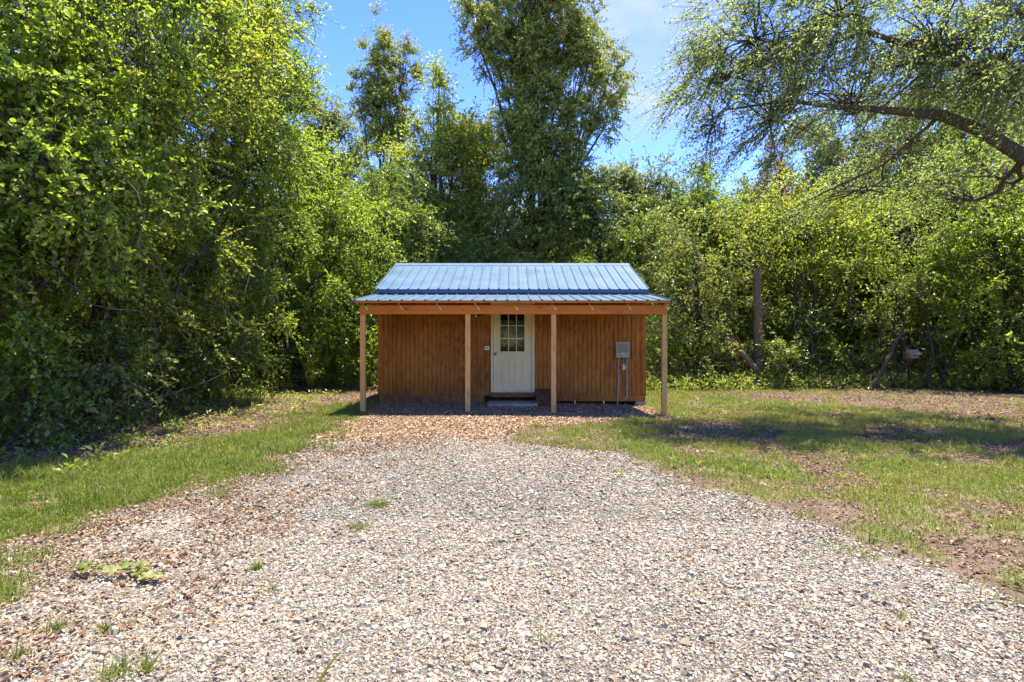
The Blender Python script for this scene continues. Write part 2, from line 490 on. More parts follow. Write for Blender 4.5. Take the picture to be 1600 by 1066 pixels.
def make_tree(name, label, cat, base, lobes, trunk_r, mat, bark='bark', group=None, trunk_top=None, seed=1, limbs=True, stems=1, extra_limbs=(), twig_r=.007, vines=0, **kw):
    g = np.random.default_rng(seed + 1000)
    base = np.array([base[0], base[1], float(gz(base[0], base[1])) - .05])
    root = thing(name, base, label, cat, group)
    lobes = [(np.asarray(c, float) - base, r) for c, r in lobes]
    V, Q, tint, (ta, tb), (P0, lob) = gen_crown(lobes, seed=seed, **kw)
    mb = MB()
    top = max(lobes, key=lambda q: q[0][2])[0] if trunk_top is None else np.asarray(trunk_top, float) - base
    for sidx in range(stems):
        off = np.array([0, 0, 0.]) if sidx == 0 else np.array([*(g.normal(size=2) * .35), 0])
        tt = top if sidx == 0 else top * .8 + np.array([*(g.normal(size=2) * .9), 0])
        tr = bez(off, tt, np.array([*(g.normal(size=2) * .25), 0]), 12, g, .03 + trunk_r * .15)
        tr[0] = off
        rr = trunk_r * (1 if sidx == 0 else .65) * np.linspace(1, .1, 12); rr[0] *= 1.35
        mb.tube(tr, rr, 9)
        if sidx == 0: T = tr
    for li, (c, r) in enumerate(lobes):
        if limbs:
            hz = min(max(c[2] * .55, .3), T[-1][2] * .95)
            k = int(np.argmin(np.abs(T[:, 2] - hz)))
            a = T[k]; r0 = trunk_r * .5
            if extra_limbs:
                LP = np.vstack([np.asarray(q_) for q_, _ in extra_limbs]) - base; LR = np.concatenate([np.asarray(q_) for _, q_ in extra_limbs])
                k = int(np.argmin(np.linalg.norm(LP - c, axis=1))); a = LP[k]; r0 = min(LR[k] * .7, .045)
            p = bez(a, c, np.array([0, 0, -.15 * np.linalg.norm(c - a)]) + g.normal(size=3) * .15, 8, g, .05)
            mb.tube(p, np.linspace(r0, min(trunk_r * .16, r0 * .5), 8), 6)
            pk = P0[lob == li]
            if len(pk) > 46: pk = pk[g.choice(len(pk), 46, replace=False)]
            for q in pk:
                st = p[g.integers(4, 8)]
                w = bez(st, q, g.normal(size=3) * .12 + np.array([0, 0, .1]), 4)
                mb.tube(w, np.linspace(min(.02, max(.012, trunk_r * .12)), .005, 4), 4, cap=False)
    for pts, rad in extra_limbs:
        mb.tube(np.asarray(pts) - base, rad, 9)
    twig_mesh(mb, ta, tb, twig_r, twig_r * .4)
    for _ in range(vines):
        q = P0[g.integers(0, len(P0))]; h_ = g.uniform(.8, 2.2)
        e_ = q + np.array([g.normal() * .7, g.normal() * .5, -h_])
        if e_[2] < 1.3: continue
        mb.tube(bez(q, e_, g.normal(size=3) * .4, 7, g, .05), np.linspace(.011, .006, 7), 4, cap=False)
    mb.build('trunk', M[bark], root, smooth_=True)
    build('crown', V, [Q], M[mat], root, tint=tint)
    return root


def L(px, py, d, rx, ry, rz):
    return (at(px, py, d), (rx, ry, rz))


# ================================================================== SETTING
def axis_lines(lo, a, b, hi, fine, coarse):
    return np.concatenate([np.linspace(lo, a, coarse, endpoint=False), np.arange(a, b, fine), np.linspace(b, hi, coarse)])


gx = axis_lines(-160, -12, 14, 160, .085, 14)
gy = axis_lines(-120, 0, 22, 200, .085, 14)
X, Y = np.meshgrid(gx, gy)
gv, mu, gr, li = masks(X, Y)
col = np.zeros(X.shape + (3,))
n1 = fbm(X, Y, 3.0, 41)[..., None]; n2 = fbm(X, Y, .7, 43)[..., None]
soil = np.array([.155, .113, .08]) * (.65 + .7 * n1) * (.8 + .4 * n2)
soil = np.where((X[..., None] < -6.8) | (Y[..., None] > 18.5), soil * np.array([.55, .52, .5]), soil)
gcol = np.array([.15, .13, .105]) * (.75 + .5 * n1)
mcol = np.array([.21, .14, .09]) * (.75 + .5 * n1)
grc = np.array([.16, .17, .055]) * (.7 + .6 * n1)
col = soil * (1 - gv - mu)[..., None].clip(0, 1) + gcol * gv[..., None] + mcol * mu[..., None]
col = col * (1 - .8 * gr[..., None]) + grc * .8 * gr[..., None]
V = np.stack([X, Y, gz(X, Y)], -1).reshape(-1, 3)
nx, ny = len(gx), len(gy)
i, j = np.meshgrid(np.arange(ny - 1), np.arange(nx - 1), indexing='ij')
Q = np.stack([i * nx + j, i * nx + j + 1, (i + 1) * nx + j + 1, (i + 1) * nx + j], -1).reshape(-1, 4)
mg, nt, b = new_mat('earth')
a_ = N(nt, 'ShaderNodeAttribute', attribute_name='col')
n_ = noise(nt, mapped(nt, (1, 1, 1)).outputs[0], 55, 6, .7)
r_ = ramp(nt, [(.25, (.45, .42, .4)), (.75, (1.4, 1.4, 1.4))]); nt.links.new(n_.outputs[0], r_.inputs[0])
nt.links.new(mixc(nt, 1.0, a_.outputs['Color'], r_.outputs[0], 'MULTIPLY'), b.inputs['Base Color'])
b.inputs['Roughness'].default_value = .95; b.inputs['Specular IOR Level'].default_value = .05
bump(nt, b, n_.outputs[0], .9, .02)
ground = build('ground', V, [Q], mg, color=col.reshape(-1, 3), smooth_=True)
tag(ground, kind='structure')


def scatter(n, x0, x1, y0, y1, fn, g):
    x = g.uniform(x0, x1, n); y = g.uniform(y0, y1, n)
    k = g.random(n) < fn(x, y)
    return x[k], y[k]


# gravel stones
g = np.random.default_rng(3)
trk = lambda x, y: 1 - .45 * np.maximum(np.exp(-((x - .75) / .28) ** 2), np.exp(-((x + .75) / .28) ** 2)) * smooth(.35, .6, fbm(x, y, 1.4, 95))
gm = lambda x, y: masks(x, y)[0] * trk(x, y)
x1, y1 = scatter(330000, -4.2, 3.9, 1.6, 4.6, gm, g)
x2, y2 = scatter(270000, -4.2, 3.2, 4.6, 9.6, lambda x, y: gm(x, y), g)
# stray stones spilling past the edge
x3, y3 = scatter(14000, -5, 5, 1, 9, lambda x, y: .35 * (masks(x + .35, y)[0] + masks(x - .35, y)[0]), g)
x = np.concatenate([x1, x2, x3]); y = np.concatenate([y1, y2, y3]); n = len(x)
sz = np.exp(g.normal(0, .45, n)) * .0041 * (1 + .07 * np.clip(y - 2.5, 0, 6)); sz = np.clip(sz, .003, .017)
cube = np.array([(sx, sy, sz_) for sz_ in (-1, 1) for sy in (-1, 1) for sx in (-1, 1)], float)
Vs = np.repeat(cube[None], n, 0) * (1 + g.uniform(-.32, .32, (n, 8, 3)))
Vs[:, 4:, :2] *= g.uniform(.45, .85, (n, 1, 1))
Vs *= sz[:, None, None] * np.stack([g.uniform(.9, 1.5, n), g.uniform(.7, 1.1, n), g.uniform(.5, .9, n)], 1)[:, None]
tx = g.normal(0, .3, n); cx, sx = np.cos(tx), np.sin(tx)
yy = Vs[..., 1] * cx[:, None] - Vs[..., 2] * sx[:, None]; zz = Vs[..., 1] * sx[:, None] + Vs[..., 2] * cx[:, None]
a = g.uniform(0, 6.283, n); ca, sa = np.cos(a)[:, None], np.sin(a)[:, None]
xx = Vs[..., 0] * ca - yy * sa; yy = Vs[..., 0] * sa + yy * ca
Vs = np.stack([xx + x[:, None], yy + y[:, None], zz + (gz(x, y) + sz * g.uniform(-.1, .9, n))[:, None]], -1)
pal = np.array([(.70, .67, .62), (.55, .52, .48), (.41, .40, .39), (.27, .27, .27), (.53, .45, .36), (.34, .25, .18), (.80, .79, .76)])
# bluish grey stones gather in drifts
dr = fbm(x, y, .5, 51)
pw = np.stack([.22 + 0 * dr, .22 + 0 * dr, .15 + .30 * smooth(.45, .6, dr), .03 + .09 * smooth(.45, .6, dr), .13 + 0 * dr, 0.04 + 0 * dr, .11 + 0 * dr], 1)
pw /= pw.sum(1, keepdims=True); idx = (g.random(n)[:, None] > np.cumsum(pw, 1)).sum(1).clip(0, 6)
pc = (pal[idx] * g.uniform(.8, 1.15, (n, 1))) * np.array([.495, .448, .352])
i8 = np.arange(n)[:, None] * 8
Qs = np.concatenate([i8 + np.array([f]) for f in ((4, 5, 7, 6), (0, 1, 5, 4), (1, 3, 7, 5), (3, 2, 6, 7), (2, 0, 4, 6))])
o = build('gravel', Vs.reshape(-1, 3), [Qs], M['stone'], color=np.repeat(pc, 8, 0))
tag(o, 'loose pale grey and tan crushed stone covering the driveway', 'gravel', kind='stuff')


def flat_bits(n_try, box, fn, size, aspect, pal, g, lift=.012, curl=.35, ysc=0):
    x, y = scatter(n_try, *box, fn, g); n = len(x)
    s = size * np.exp(g.normal(0, .35, n)) * (1 + ysc * np.clip(y - 3, 0, 12))
    P = np.stack([x, y, gz(x, y) + lift * g.random(n) + .004], 1)
    a = g.uniform(0, 6.283, n)
    D = np.stack([np.cos(a), np.sin(a), g.normal(0, .25, n)], 1)
    Nn = unit(np.array([0, 0, 1.]) + g.normal(0, .3, (n, 3)))
    V, Q = leaf_geo4(P, D, Nn, s, s * aspect * g.uniform(.7, 1.3, n), curl)
    pal = np.array(pal) * np.array([.70, .70, .63]); c = pal[g.integers(0, len(pal), n)] * g.uniform(.75, 1.25, (n, 1))
    return V, Q, np.repeat(c, 4, 0)


g = np.random.default_rng(4)
CHIP = [(.62, .44, .30), (.52, .34, .21), (.40, .24, .14), (.70, .54, .40), (.28, .16, .10)]
V, Q, c = flat_bits(170000, (-4, 4, 7.3, 13.4), lambda x, y: masks(x, y)[1] + .35 * masks(x, y)[0] * smooth(7.3, 9, y), .036, .38, CHIP, g, .03, .1)
tag(build('wood_chip_mulch', V, [Q], M['chip'], color=c), 'tan wood chip mulch spread before and under the porch', 'mulch', kind='stuff')
DRY = [(.42, .24, .15), (.46, .31, .21), (.30, .19, .12), (.50, .38, .27), (.22, .14, .09)]
V, Q, c = flat_bits(420000, (-8.5, 14, 1.5, 19.5), lambda x, y: masks(x, y)[3] * (.55 + .45 * (np.abs(x) > 3)) * (.4 + .6 * (y < 12)), .032, .5, DRY, g, .02, .3, .03)
V2, Q2, c2 = flat_bits(26000, (-4, 4, 1.5, 9), lambda x, y: .12 * masks(x, y)[0] * smooth(.42, .62, fbm(x, y, .9, 61)), .024, .5, DRY, g, .02, .3)
V3, Q3, c3 = flat_bits(105000, (-4, .3, 2.2, 9.6), lambda x, y: masks(x, y)[0] * smooth(2.4, .2, x - np.interp(y, LY, LX) + 2 * (fbm(x, y, 1.1, 65) - .5)) * smooth(.36, .6, fbm(x, y, 1.9, 67)), .024, .5, DRY, g, .02, .3, .04)
tag(build('leaf_litter', np.vstack([V, V2, V3]), [np.vstack([Q, Q2 + len(V), Q3 + len(V) + len(V2)])], M['dry'], color=np.vstack([c, c2, c3])), 'brown dry leaf litter strewn on bare soil and gravel edge', 'leaf litter', kind='stuff')


# grass
def blades(x, y, h, w, g, lean=.45, drop=0):
    n = len(x); a = g.uniform(0, 6.283, n); b_ = g.uniform(0, 6.283, n)
    P = np.stack([x, y, gz(x, y) - .005], 1)
    S = np.stack([np.cos(a), np.sin(a), 0 * a], 1) * (w / 2)[:, None]
    ln = np.abs(g.normal(0, lean, n))
    dirh = np.stack([np.cos(b_), np.sin(b_), 0 * a], 1)
    m = P + (dirh * (ln * .35)[:, None] + np.array([0, 0, .6])) * h[:, None]
    t = P + (dirh * ln[:, None] * 1.1 + np.array([0, 0, 1.]) * (1 - .35 * ln.clip(0, 1.4))[:, None]) * h[:, None]
    V = np.stack([P - S, P + S, m + S * .75, t, m - S * .75], 1)
    i = np.arange(n)[:, None] * 5
    return V.reshape(-1, 3), i + np.array([[0, 1, 2, 4]]), i + np.array([[4, 2, 3]])


g = np.random.default_rng(6)
gm = lambda x, y: masks(x, y)[2]
bx = []; by = []
for nn_, bb in ((130000, (-6.6, -2.4, 2.6, 6.5)), (110000, (-7, -2.2, 6.5, 13.5)), (150000, (-.3, 8, 2.5, 8)), (170000, (-.3, 12, 8, 13)), (90000, (-1, 17, 13, 19))):
    a_x, a_y = scatter(nn_, *bb, gm, g); bx.append(a_x); by.append(a_y)
e_x, e_y = scatter(26000, -4.5, 4.5, 2, 9, lambda x, y: .5 * smooth(.1, .5, masks(x + .3 * np.sign(x), y)[2]) * (fbm(x, y, 3, 81) > .55), g)
bx = np.concatenate(bx + [e_x]); by = np.concatenate(by + [e_y]); n = len(bx)
h = (.018 + .10 * fbm(bx, by, 1.2, 71) * fbm(bx, by, 4.5, 73) * 1.3) * np.exp(g.normal(0, .35, n)) * np.where(bx < -2, 1.1, .95) * (1 + .015 * by)
w = (.0035 + .0006 * by) * g.uniform(.7, 1.3, n)
V, Q, T = blades(bx, by, h, w, g, .6)
dryp = smooth(.38, .62, fbm(bx, by, .9, 77)) * np.where(bx > 0, .6, .12) + np.where(bx > 0, .16, 0)
tint = np.clip(.12 + .34 * g.random(n) + .45 * (fbm(bx, by, 2.6, 79) - .3) + dryp * g.random(n) * 1.3 + .5 * (g.random(n) < .10), 0, 1)
tag(build('lawn_grass', V, [Q, T], M['grass'], tint=np.repeat(tint, 5)), 'patchy short green lawn grass on both sides of the driveway', 'grass', kind='stuff')


# low leafy ground cover along the edge of the woods
def ground_cover():
    g = np.random.default_rng(8)
    xs, ys, hs = [], [], []
    def band(n, fx, fy, h0, h1):
        u = g.random(n); x = fx(u); y = fy(u)
        xs.append(x); ys.append(y); hs.append(g.uniform(h0, h1, n))
    band(900, lambda u: -6.2 - 2.6 * g.random(len(u)) ** .7, lambda u: 4.5 + 14 * u, .1, .45)
    band(1500, lambda u: -8 + 24 * u, lambda u: 17.6 + .35 * np.sin(u * 9) + 2.6 * g.random(len(u)) ** 1.3, .12, .55)
    band(330, lambda u: -6.8 + 2.4 * u ** 1.5, lambda u: 6 + 9 * g.random(len(u)), .05, .2)
    band(420, lambda u: 1 + 13 * u, lambda u: 6 + 12 * g.random(len(u)), .03, .08)
    x = np.concatenate(xs); y = np.concatenate(ys); h = np.concatenate(hs)
    k = ~((np.abs(x) < 3.4) & (y > 10) & (y < 17.6)); x, y, h = x[k], y[k], h[k]
    per = np.clip((h * 90).astype(int), 8, 40); i = np.repeat(np.arange(len(x)), per); m = len(i)
    r = h[i] * .75
    d = sph(m, g); d[:, 2] = np.abs(d[:, 2])
    P = np.stack([x[i], y[i], gz(x[i], y[i])], 1) + d * np.stack([r, r, h[i]], 1) * (g.random(m) ** .4)[:, None]
    D = unit(d + sph(m, g) * .7); Nn = unit(np.array([0, 0, 1.]) + sph(m, g) * .6)
    Lf = (.05 + .06 * h[i] / .5) * g.uniform(.6, 1.4, m)
    V, Q = leaf_geo4(P, D, Nn, Lf, Lf * .55)
    tint = np.clip(.35 * g.random(m) + .55 * g.random(len(x))[i], 0, 1)
    return tag(build('undergrowth', V, [Q], M['leaf_vine'], tint=np.repeat(tint, 4)), 'low leafy green weeds and seedlings along the edge of the woods', 'undergrowth', kind='stuff')


ground_cover()


# the wood behind everything that reads as one mass
def far_woods():
    g = np.random.default_rng(9)
    P = []; 
    def mass(n, x0, x1, y0, y1, zfun):
        x = g.uniform(x0, x1, n); y = g.uniform(y0, y1, n)
        top = zfun(x, y) * (.75 + .5 * fbm(x, y, .28, 91))
        z = top * (1 - g.random(n) ** 1.25 * .98)
        P.append(np.stack([x, y, z], 1))
    mass(2600, -24, 30, 29, 40, lambda x, y: 8.5 + 0 * x)
    mass(1500, -17, -9.2, 2, 30, lambda x, y: 7.5 + 0 * x)
    mass(1500, 16.5, 26, 2, 32, lambda x, y: 8 + 0 * x)
    mass(1700, 9, 27, 22.5, 30, lambda x, y: 6.5 + 0 * x)
    mass(800, -16, -6, 22, 30, lambda x, y: 7 + 0 * x)
    mass(3600, -60, 60, 42, 60, lambda x, y: 9 + 0 * x)
    mass(1100, -26, 26, -26, -18, lambda x, y: 4.5 + 0 * x)
    P = np.vstack(P); per = 70
    i = np.repeat(np.arange(len(P)), per); m = len(i)
    pos = P[i] + sph(m, g) * (g.random(m) ** .5)[:, None] * np.array([.95, .95, .7])
    pos[:, 2] = np.maximum(pos[:, 2], .1)
    Lf = .2 * g.uniform(.6, 1.4, m) * (1 + .8 * (pos[:, 1] > 41))
    pos += (pos[:, 1:2] > 41) * sph(m, g) * .8; pos[:, 2] = np.maximum(pos[:, 2], .1)
    V, Q = leaf_geo4(pos, sph(m, g), unit(np.array([0, 0, .7]) + sph(m, g)), Lf, Lf * .6)
    tint = np.clip(.45 * g.random(m) + .5 * g.random(len(P))[i], 0, 1)
    return tag(build('woodland', V, [Q], M['leaf_wood'], tint=np.repeat(tint, 4)), 'continuous mass of green woodland filling the gaps behind the nearer trees', 'woods', kind='stuff')


far_woods()

# ================================================================== CABIN
YW = 13.07
WX = 3.06
RIDGE_Y, RIDGE_Z = 15.2, 3.49
EAVE_Y, EAVE_Z = 12.9, 2.615
YB = 2 * RIDGE_Y - YW
cabin = thing('cabin', (0, YW, 0), 'small brown wooden cabin with blue metal roof and front porch', 'cabin')


def cb(mb, name, mat, bevel=0, parent=None, smooth_=False):
    """build in world coordinates, then hang on the cabin"""
    o = mb.build(name, mat, parent or cabin, bevel, smooth_)
    if parent is None: o.matrix_parent_inverse = Matrix.Translation((0, -YW, 0))
    return o


def groove_strip(mb, u0, u1, z0, z1, place, pitch=.1016, gw=.018, gd=.016, phase=0.0):
    us = [(u0, 0)]
    k = math.ceil((u0 - phase) / pitch)
    while phase + k * pitch < u1 - .012:
        u = phase + k * pitch
        if u > u0 + .012:
            us += [(u - gw / 2, 0), (u - gw / 2 + .001, gd), (u + gw / 2 - .001, gd), (u + gw / 2, 0)]
        k += 1
    us.append((u1, 0))
    V = [place(u, d, z) for z in (z0, z1) for u, d in us]
    n = len(us)
    mb.add(V, [(q, q + 1, n + q + 1, n + q) for q in range(n - 1)])


DX0, DX1, DZ0, DZ1 = -.485, .515, .264, 2.345
mb = MB()
front = lambda u, d, z: (u, YW + d, z)
groove_strip(mb, -WX, DX0 + .02, .19, 2.56, front)
groove_strip(mb, DX1 - .02, WX, .19, 2.56, front)
groove_strip(mb, DX0 + .02, DX1 - .02, DZ1 - .02, 2.56, front)
groove_strip(mb, -YB, -YW, .19, 2.56, lambda u, d, z: (-WX + d, -u, z))
groove_strip(mb, YW, YB, .19, 2.56, lambda u, d, z: (WX - d, u, z))
groove_strip(mb, -WX, WX, .19, 2.56, lambda u, d, z: (-u, YB - d, z))
for sx in (-1, 1):
    V = [(sx * WX, YW, 2.56), (sx * WX, YB, 2.56), (sx * WX, RIDGE_Y, RIDGE_Z - .06)]
    mb.add(V, tris=[(0, 1, 2) if sx > 0 else (0, 2, 1)])
cb(mb, 'wall', M['siding'])
# corner boards
for sx in (-1, 1):
    mb = MB(); x0 = sx * WX
    mb.box(min(x0 - sx * .07, x0 + sx * .02), max(x0 - sx * .07, x0 + sx * .02), YW - .018, YW + .06, .17, 2.52)
    cb(mb, 'corner_board', M['siding'], .003)
# bottom boards
mb = MB(); mb.box(-WX + .03, -.62, YW - .03, YW - .004, .01, .2); cb(mb, 'skirt_board', M['skirt'], .004)
mb = MB(); mb.box(.56, WX + .0, YW - .022, YW - .004, .06, .19); cb(mb, 'skirt_board', M['siding'], .004)
mb = MB(); mb.box(DX0, DX1, YW - .022, YW + .02, .15, DZ0 - .005); cb(mb, 'sill_board', M['skirt'], .004)
# floor skids / blocks in the dark gap under the floor
for yy in (YW + .25, RIDGE_Y, YB - .3):
    mb = MB(); mb.box(-WX + .05, WX - .05, yy, yy + .14, -.1, .185); cb(mb, 'floor_skid', M['skid'], .006)
mb = MB(); mb.box(WX - .22, WX + .02, YW - .005, YW + .2, -.12, .055); cb(mb, 'foundation_block', M['concrete'], .008)
mb = MB(); mb.box(-WX + .02, WX - .02, YW + .03, YB - .03, .165, .185); cb(mb, 'floor', M['skid'])
for px_ in (898, 943):
    mb = MB(); p = (px_ - 800) / 68
    mb.tube([(p, YW + .02, .12), (p, YW + .0, .10), (p, YW - .03, .02), (p, YW - .03, -.06)], .014, 10)
    cb(mb, 'drain_pipe', M['white_plastic'], smooth_=True)

# door frame + door
mb = MB()
mb.box(DX0, DX0 + .055, YW - .03, YW + .05, DZ0, DZ1 - .06)
mb.box(DX1 - .055, DX1, YW - .03, YW + .05, DZ0, DZ1 - .06)
mb.box(DX0, DX1 + .01, YW - .034, YW + .05, DZ1 - .06, DZ1)
mb.box(DX0 + .055, DX1 - .055, YW - .045, YW + .05, DZ0, DZ0 + .03)
cb(mb, 'door_frame', M['trim'], .004)
mb = MB()
dx0, dx1, dz0, dz1 = DX0 + .06, DX1 - .06, DZ0 + .034, DZ1 - .064
gx0, gx1, gz0, gz1 = -.265, .285, 1.2, 2.09
yd = YW + .008
mb.box(dx0, gx0, yd, yd + .04, dz0, dz1); mb.box(gx1, dx1, yd, yd + .04, dz0, dz1)
mb.box(gx0, gx1, yd, yd + .04, dz0, gz0); mb.box(gx0, gx1, yd, yd + .04, gz1, dz1)
for a0, a1 in ((-.235, -.03), (.05, .255)):
    for z0, z1 in ((.5, 1.02),):
        for q, (e, yo) in enumerate(((0, .016), (.030, .008))):
            t = .016
            mb.box(a0 + e, a1 - e, yd - yo, yd + .001, z1 - e - t, z1 - e); mb.box(a0 + e, a1 - e, yd - yo, yd + .001, z0 + e, z0 + e + t)
            mb.box(a0 + e, a0 + e + t, yd - yo, yd + .001, z0 + e + t, z1 - e - t); mb.box(a1 - e - t, a1 - e, yd - yo, yd + .001, z0 + e + t, z1 - e - t)
door = cb(mb, 'door', M['doorpaint'])
mb = MB()
mb.box(gx0 + .001, gx1 - .001, yd + .02, yd + .026, gz0 + .001, gz1 - .001); cb(mb, 'window', M['glass'], parent=door)
mb = MB(); fw = .022
mb.box(gx0 - .02, gx1 + .02, yd - .01, yd + .018, gz1, gz1 + fw); mb.box(gx0 - .02, gx1 + .02, yd - .01, yd + .018, gz0 - fw, gz0)
mb.box(gx0 - .02, gx0, yd - .01, yd + .018, gz0, gz1); mb.box(gx1, gx1 + .02, yd - .01, yd + .018, gz0, gz1)
for q in (1, 2):
    xq = gx0 + (gx1 - gx0) * q / 3; mb.box(xq - .009, xq + .009, yd - .006, yd + .018, gz0, gz1)
for q in (1, 2):
    zq = gz0 + (gz1 - gz0) * q / 3
    for w_ in range(3):
        mb.box(gx0 + (gx1 - gx0) * w_ / 3 + .009 * (w_ > 0), gx0 + (gx1 - gx0) * (w_ + 1) / 3 - .009 * (w_ < 2), yd - .006, yd + .018, zq - .009, zq + .009)
cb(mb, 'window_grille', M['doorpaint'], parent=door)
mb = MB(); kx, kz = (774 - 800) / 68, 1.44 - 20 / 68
mb.lathe([(.001, .0), (.034, .0), (.034, .006), (.014, .010), (.012, .035), (.026, .045), (.03, .058), (.022, .07), (.001, .073)], (kx, yd, kz), 'y')
cb(mb, 'door_knob', M['knob'], parent=door, smooth_=True)
for hz in (.5, 1.25, 2.0):
    mb = MB(); mb.box(DX1 - .068, DX1 - .05, YW - .006, YW + .006, hz, hz + .09); cb(mb, 'hinge', M['knob'], parent=door)


# metal roof panels
def ribbed(mb, x0, x1, p0, p1, nrm, pitch=.2286, h=.02, base=.05, top=.02, th=.003):
    """ribs run from p0 (eave, y z) to p1 (ridge); nrm is the (y, z) normal"""
    us = [(x0, 0)]; c = x0 + pitch * .5 * (1 if True else 0)
    k = 0
    while x0 + .06 + k * pitch < x1 - .03:
        c = x0 + .06 + k * pitch
        us += [(c - base / 2, 0), (c - top / 2, h), (c + top / 2, h), (c + base / 2, 0)]
        mid = c + pitch / 2
        if mid + .02 < x1:
            us += [(mid - .03, 0), (mid - .026, .003), (mid - .018, .003), (mid - .014, 0)]
        k += 1
    us = [u for u in us if u[0] <= x1]; us.append((x1, 0)); n = len(us)
    V = []
    for p in (p0, p1):
        for u, d in us: V.append((u, p[0] + nrm[0] * d, p[1] + nrm[1] * d))
    mb.add(V, [(q, q + 1, n + q + 1, n + q) for q in range(n - 1)])
    V2 = [(a, b_ - nrm[0] * th, c_ - nrm[1] * th) for a, b_, c_ in V]
    mb.add(V2, [(q + 1, q, n + q, n + q + 1) for q in range(n - 1)])


sl = np.array([RIDGE_Y - EAVE_Y, RIDGE_Z - EAVE_Z]); sl /= np.linalg.norm(sl)
nf_ = (-sl[1], sl[0])
RXW = 3.10
mb = MB()
ribbed(mb, -RXW, RXW, (EAVE_Y, EAVE_Z), (RIDGE_Y, RIDGE_Z), nf_)
ribbed(mb, -RXW, RXW, (2 * RIDGE_Y - EAVE_Y, EAVE_Z), (RIDGE_Y, RIDGE_Z), (sl[1], sl[0]))
roof = cb(mb, 'roof', M['roof'])
mb = MB(); e = .024
for sgn in (-1, 1):
    p1 = (RIDGE_Y, RIDGE_Z + .03)
    p0 = (RIDGE_Y + sgn * .17, RIDGE_Z - .17 * sl[1] / sl[0] + e)
    mb.prism([p1, p0, (p0[0], p0[1] - .004), (p1[0], p1[1] - .004)], -RXW - .01, RXW + .01)
    q = (RIDGE_Y + sgn * .185, RIDGE_Z - .185 * sl[1] / sl[0] + e - .018)
    mb.prism([p0, q, (q[0], q[1] - .003), (p0[0], p0[1] - .003)], -RXW - .01, RXW + .01)
cb(mb, 'ridge_cap', M['roof'], parent=roof)
mb = MB(); mb.box(-RXW, RXW, EAVE_Y + .012, EAVE_Y + .03, EAVE_Z - .085, EAVE_Z + .0)
cb(mb, 'eave_trim', M['eave'], parent=roof)
for sx in (-1, 1):
    mb = MB()
    for sgn in (-1, 1):
        ye = RIDGE_Y + sgn * (RIDGE_Y - EAVE_Y)
        mb.prism([(RIDGE_Y, RIDGE_Z + .026), (ye, EAVE_Z + .026), (ye, EAVE_Z - .08), (RIDGE_Y, RIDGE_Z - .08)], sx * RXW - (.0 if sx > 0 else .012), sx * RXW + (.012 if sx > 0 else .0))
    cb(mb, 'rake_trim', M['roof'], parent=roof)
# porch
PY0, PZ0, PY1, PZ1 = 11.1, 2.232, 12.98, 2.498
PX = 3.125
ps = np.array([PY1 - PY0, PZ1 - PZ0]); ps /= np.linalg.norm(ps)
mb = MB(); ribbed(mb, -PX, PX, (PY0, PZ0), (PY1, PZ1), (-ps[1], ps[0]))
porch = cb(mb, 'porch_roof', M['roof'])
for sx in (-1, 1):
    mb = MB()
    mb.prism([(PY0 - .005, PZ0 + .02), (PY1, PZ1 + .02), (PY1, PZ1 - .06), (PY0 - .005, PZ0 - .06)], sx * PX - (.0 if sx > 0 else .01), sx * PX + (.01 if sx > 0 else .0))
    cb(mb, 'porch_edge_trim', M['roof'], parent=porch)
mb = MB(); mb.box(-PX + .02, PX - .02, PY0 + .03, PY0 + .068, PZ0 - .042, PZ0 - .002); cb(mb, 'roof_batten', M['beam_wood'], .003)
for f_ in (.33, .66, .97):
    yy = PY0 + (PY1 - PY0) * f_; zz = PZ0 + (PZ1 - PZ0) * f_
    mb = MB(); mb.box(-PX + .02, PX - .02, yy, yy + .038, zz - .022, zz - .003); cb(mb, 'roof_batten', M['beam_wood'], .003)
BY = 11.33
BT = 2.152
mb = MB(); mb.box(-3.04, 3.10, BY, BY + .04, 1.975, BT); cb(mb, 'porch_beam', M['beam_wood'], .004)
RXP = [-2.955, -2.255, -1.49, -.73, .04, .80, 1.545, 2.29, 3.03]
for x_ in RXP:
    mb = MB()
    zf = lambda y: PZ0 + (y - PY0) * ps[1] / ps[0] - .024
    y0_, y1_ = BY - .04, YW
    mb.prism([(y0_, zf(y0_)), (y1_, zf(y1_)), (y1_, zf(y1_) - .085), (y0_, zf(y0_) - .085)], x_ - .019, x_ + .019)
    cb(mb, 'rafter', M['rafter_wood'], .003)
    mb = MB()
    mb.add([(x_ + .02, BY - .012, BT - .01), (x_ + .034, BY - .012, BT - .008), (x_ + .094, BY - .012, BT - .085), (x_ + .066, BY - .012, BT - .098),
            (x_ + .02, BY - .002, BT - .01), (x_ + .034, BY - .002, BT - .008), (x_ + .094, BY - .002, BT - .085), (x_ + .066, BY - .002, BT - .098)],
           [(3, 2, 1, 0), (4, 5, 6, 7), (0, 1, 5, 4), (1, 2, 6, 5), (2, 3, 7, 6), (3, 0, 4, 7)])
    cb(mb, 'slanted_plate', M['pale_beige'], .002)  # small slanted pale plate on the beam face beside each rafter
for x_ in (-2.99, -.885, .834, 3.055):
    mb = MB(); z0 = float(gz(x_, 11.4)) - .08
    mb.box(x_ - .05, x_ + .05, BY + .041, BY + .141, z0, BT + .05 if abs(x_) > 2 else BT)
    cb(mb, 'porch_post', M['post_wood'], .006)

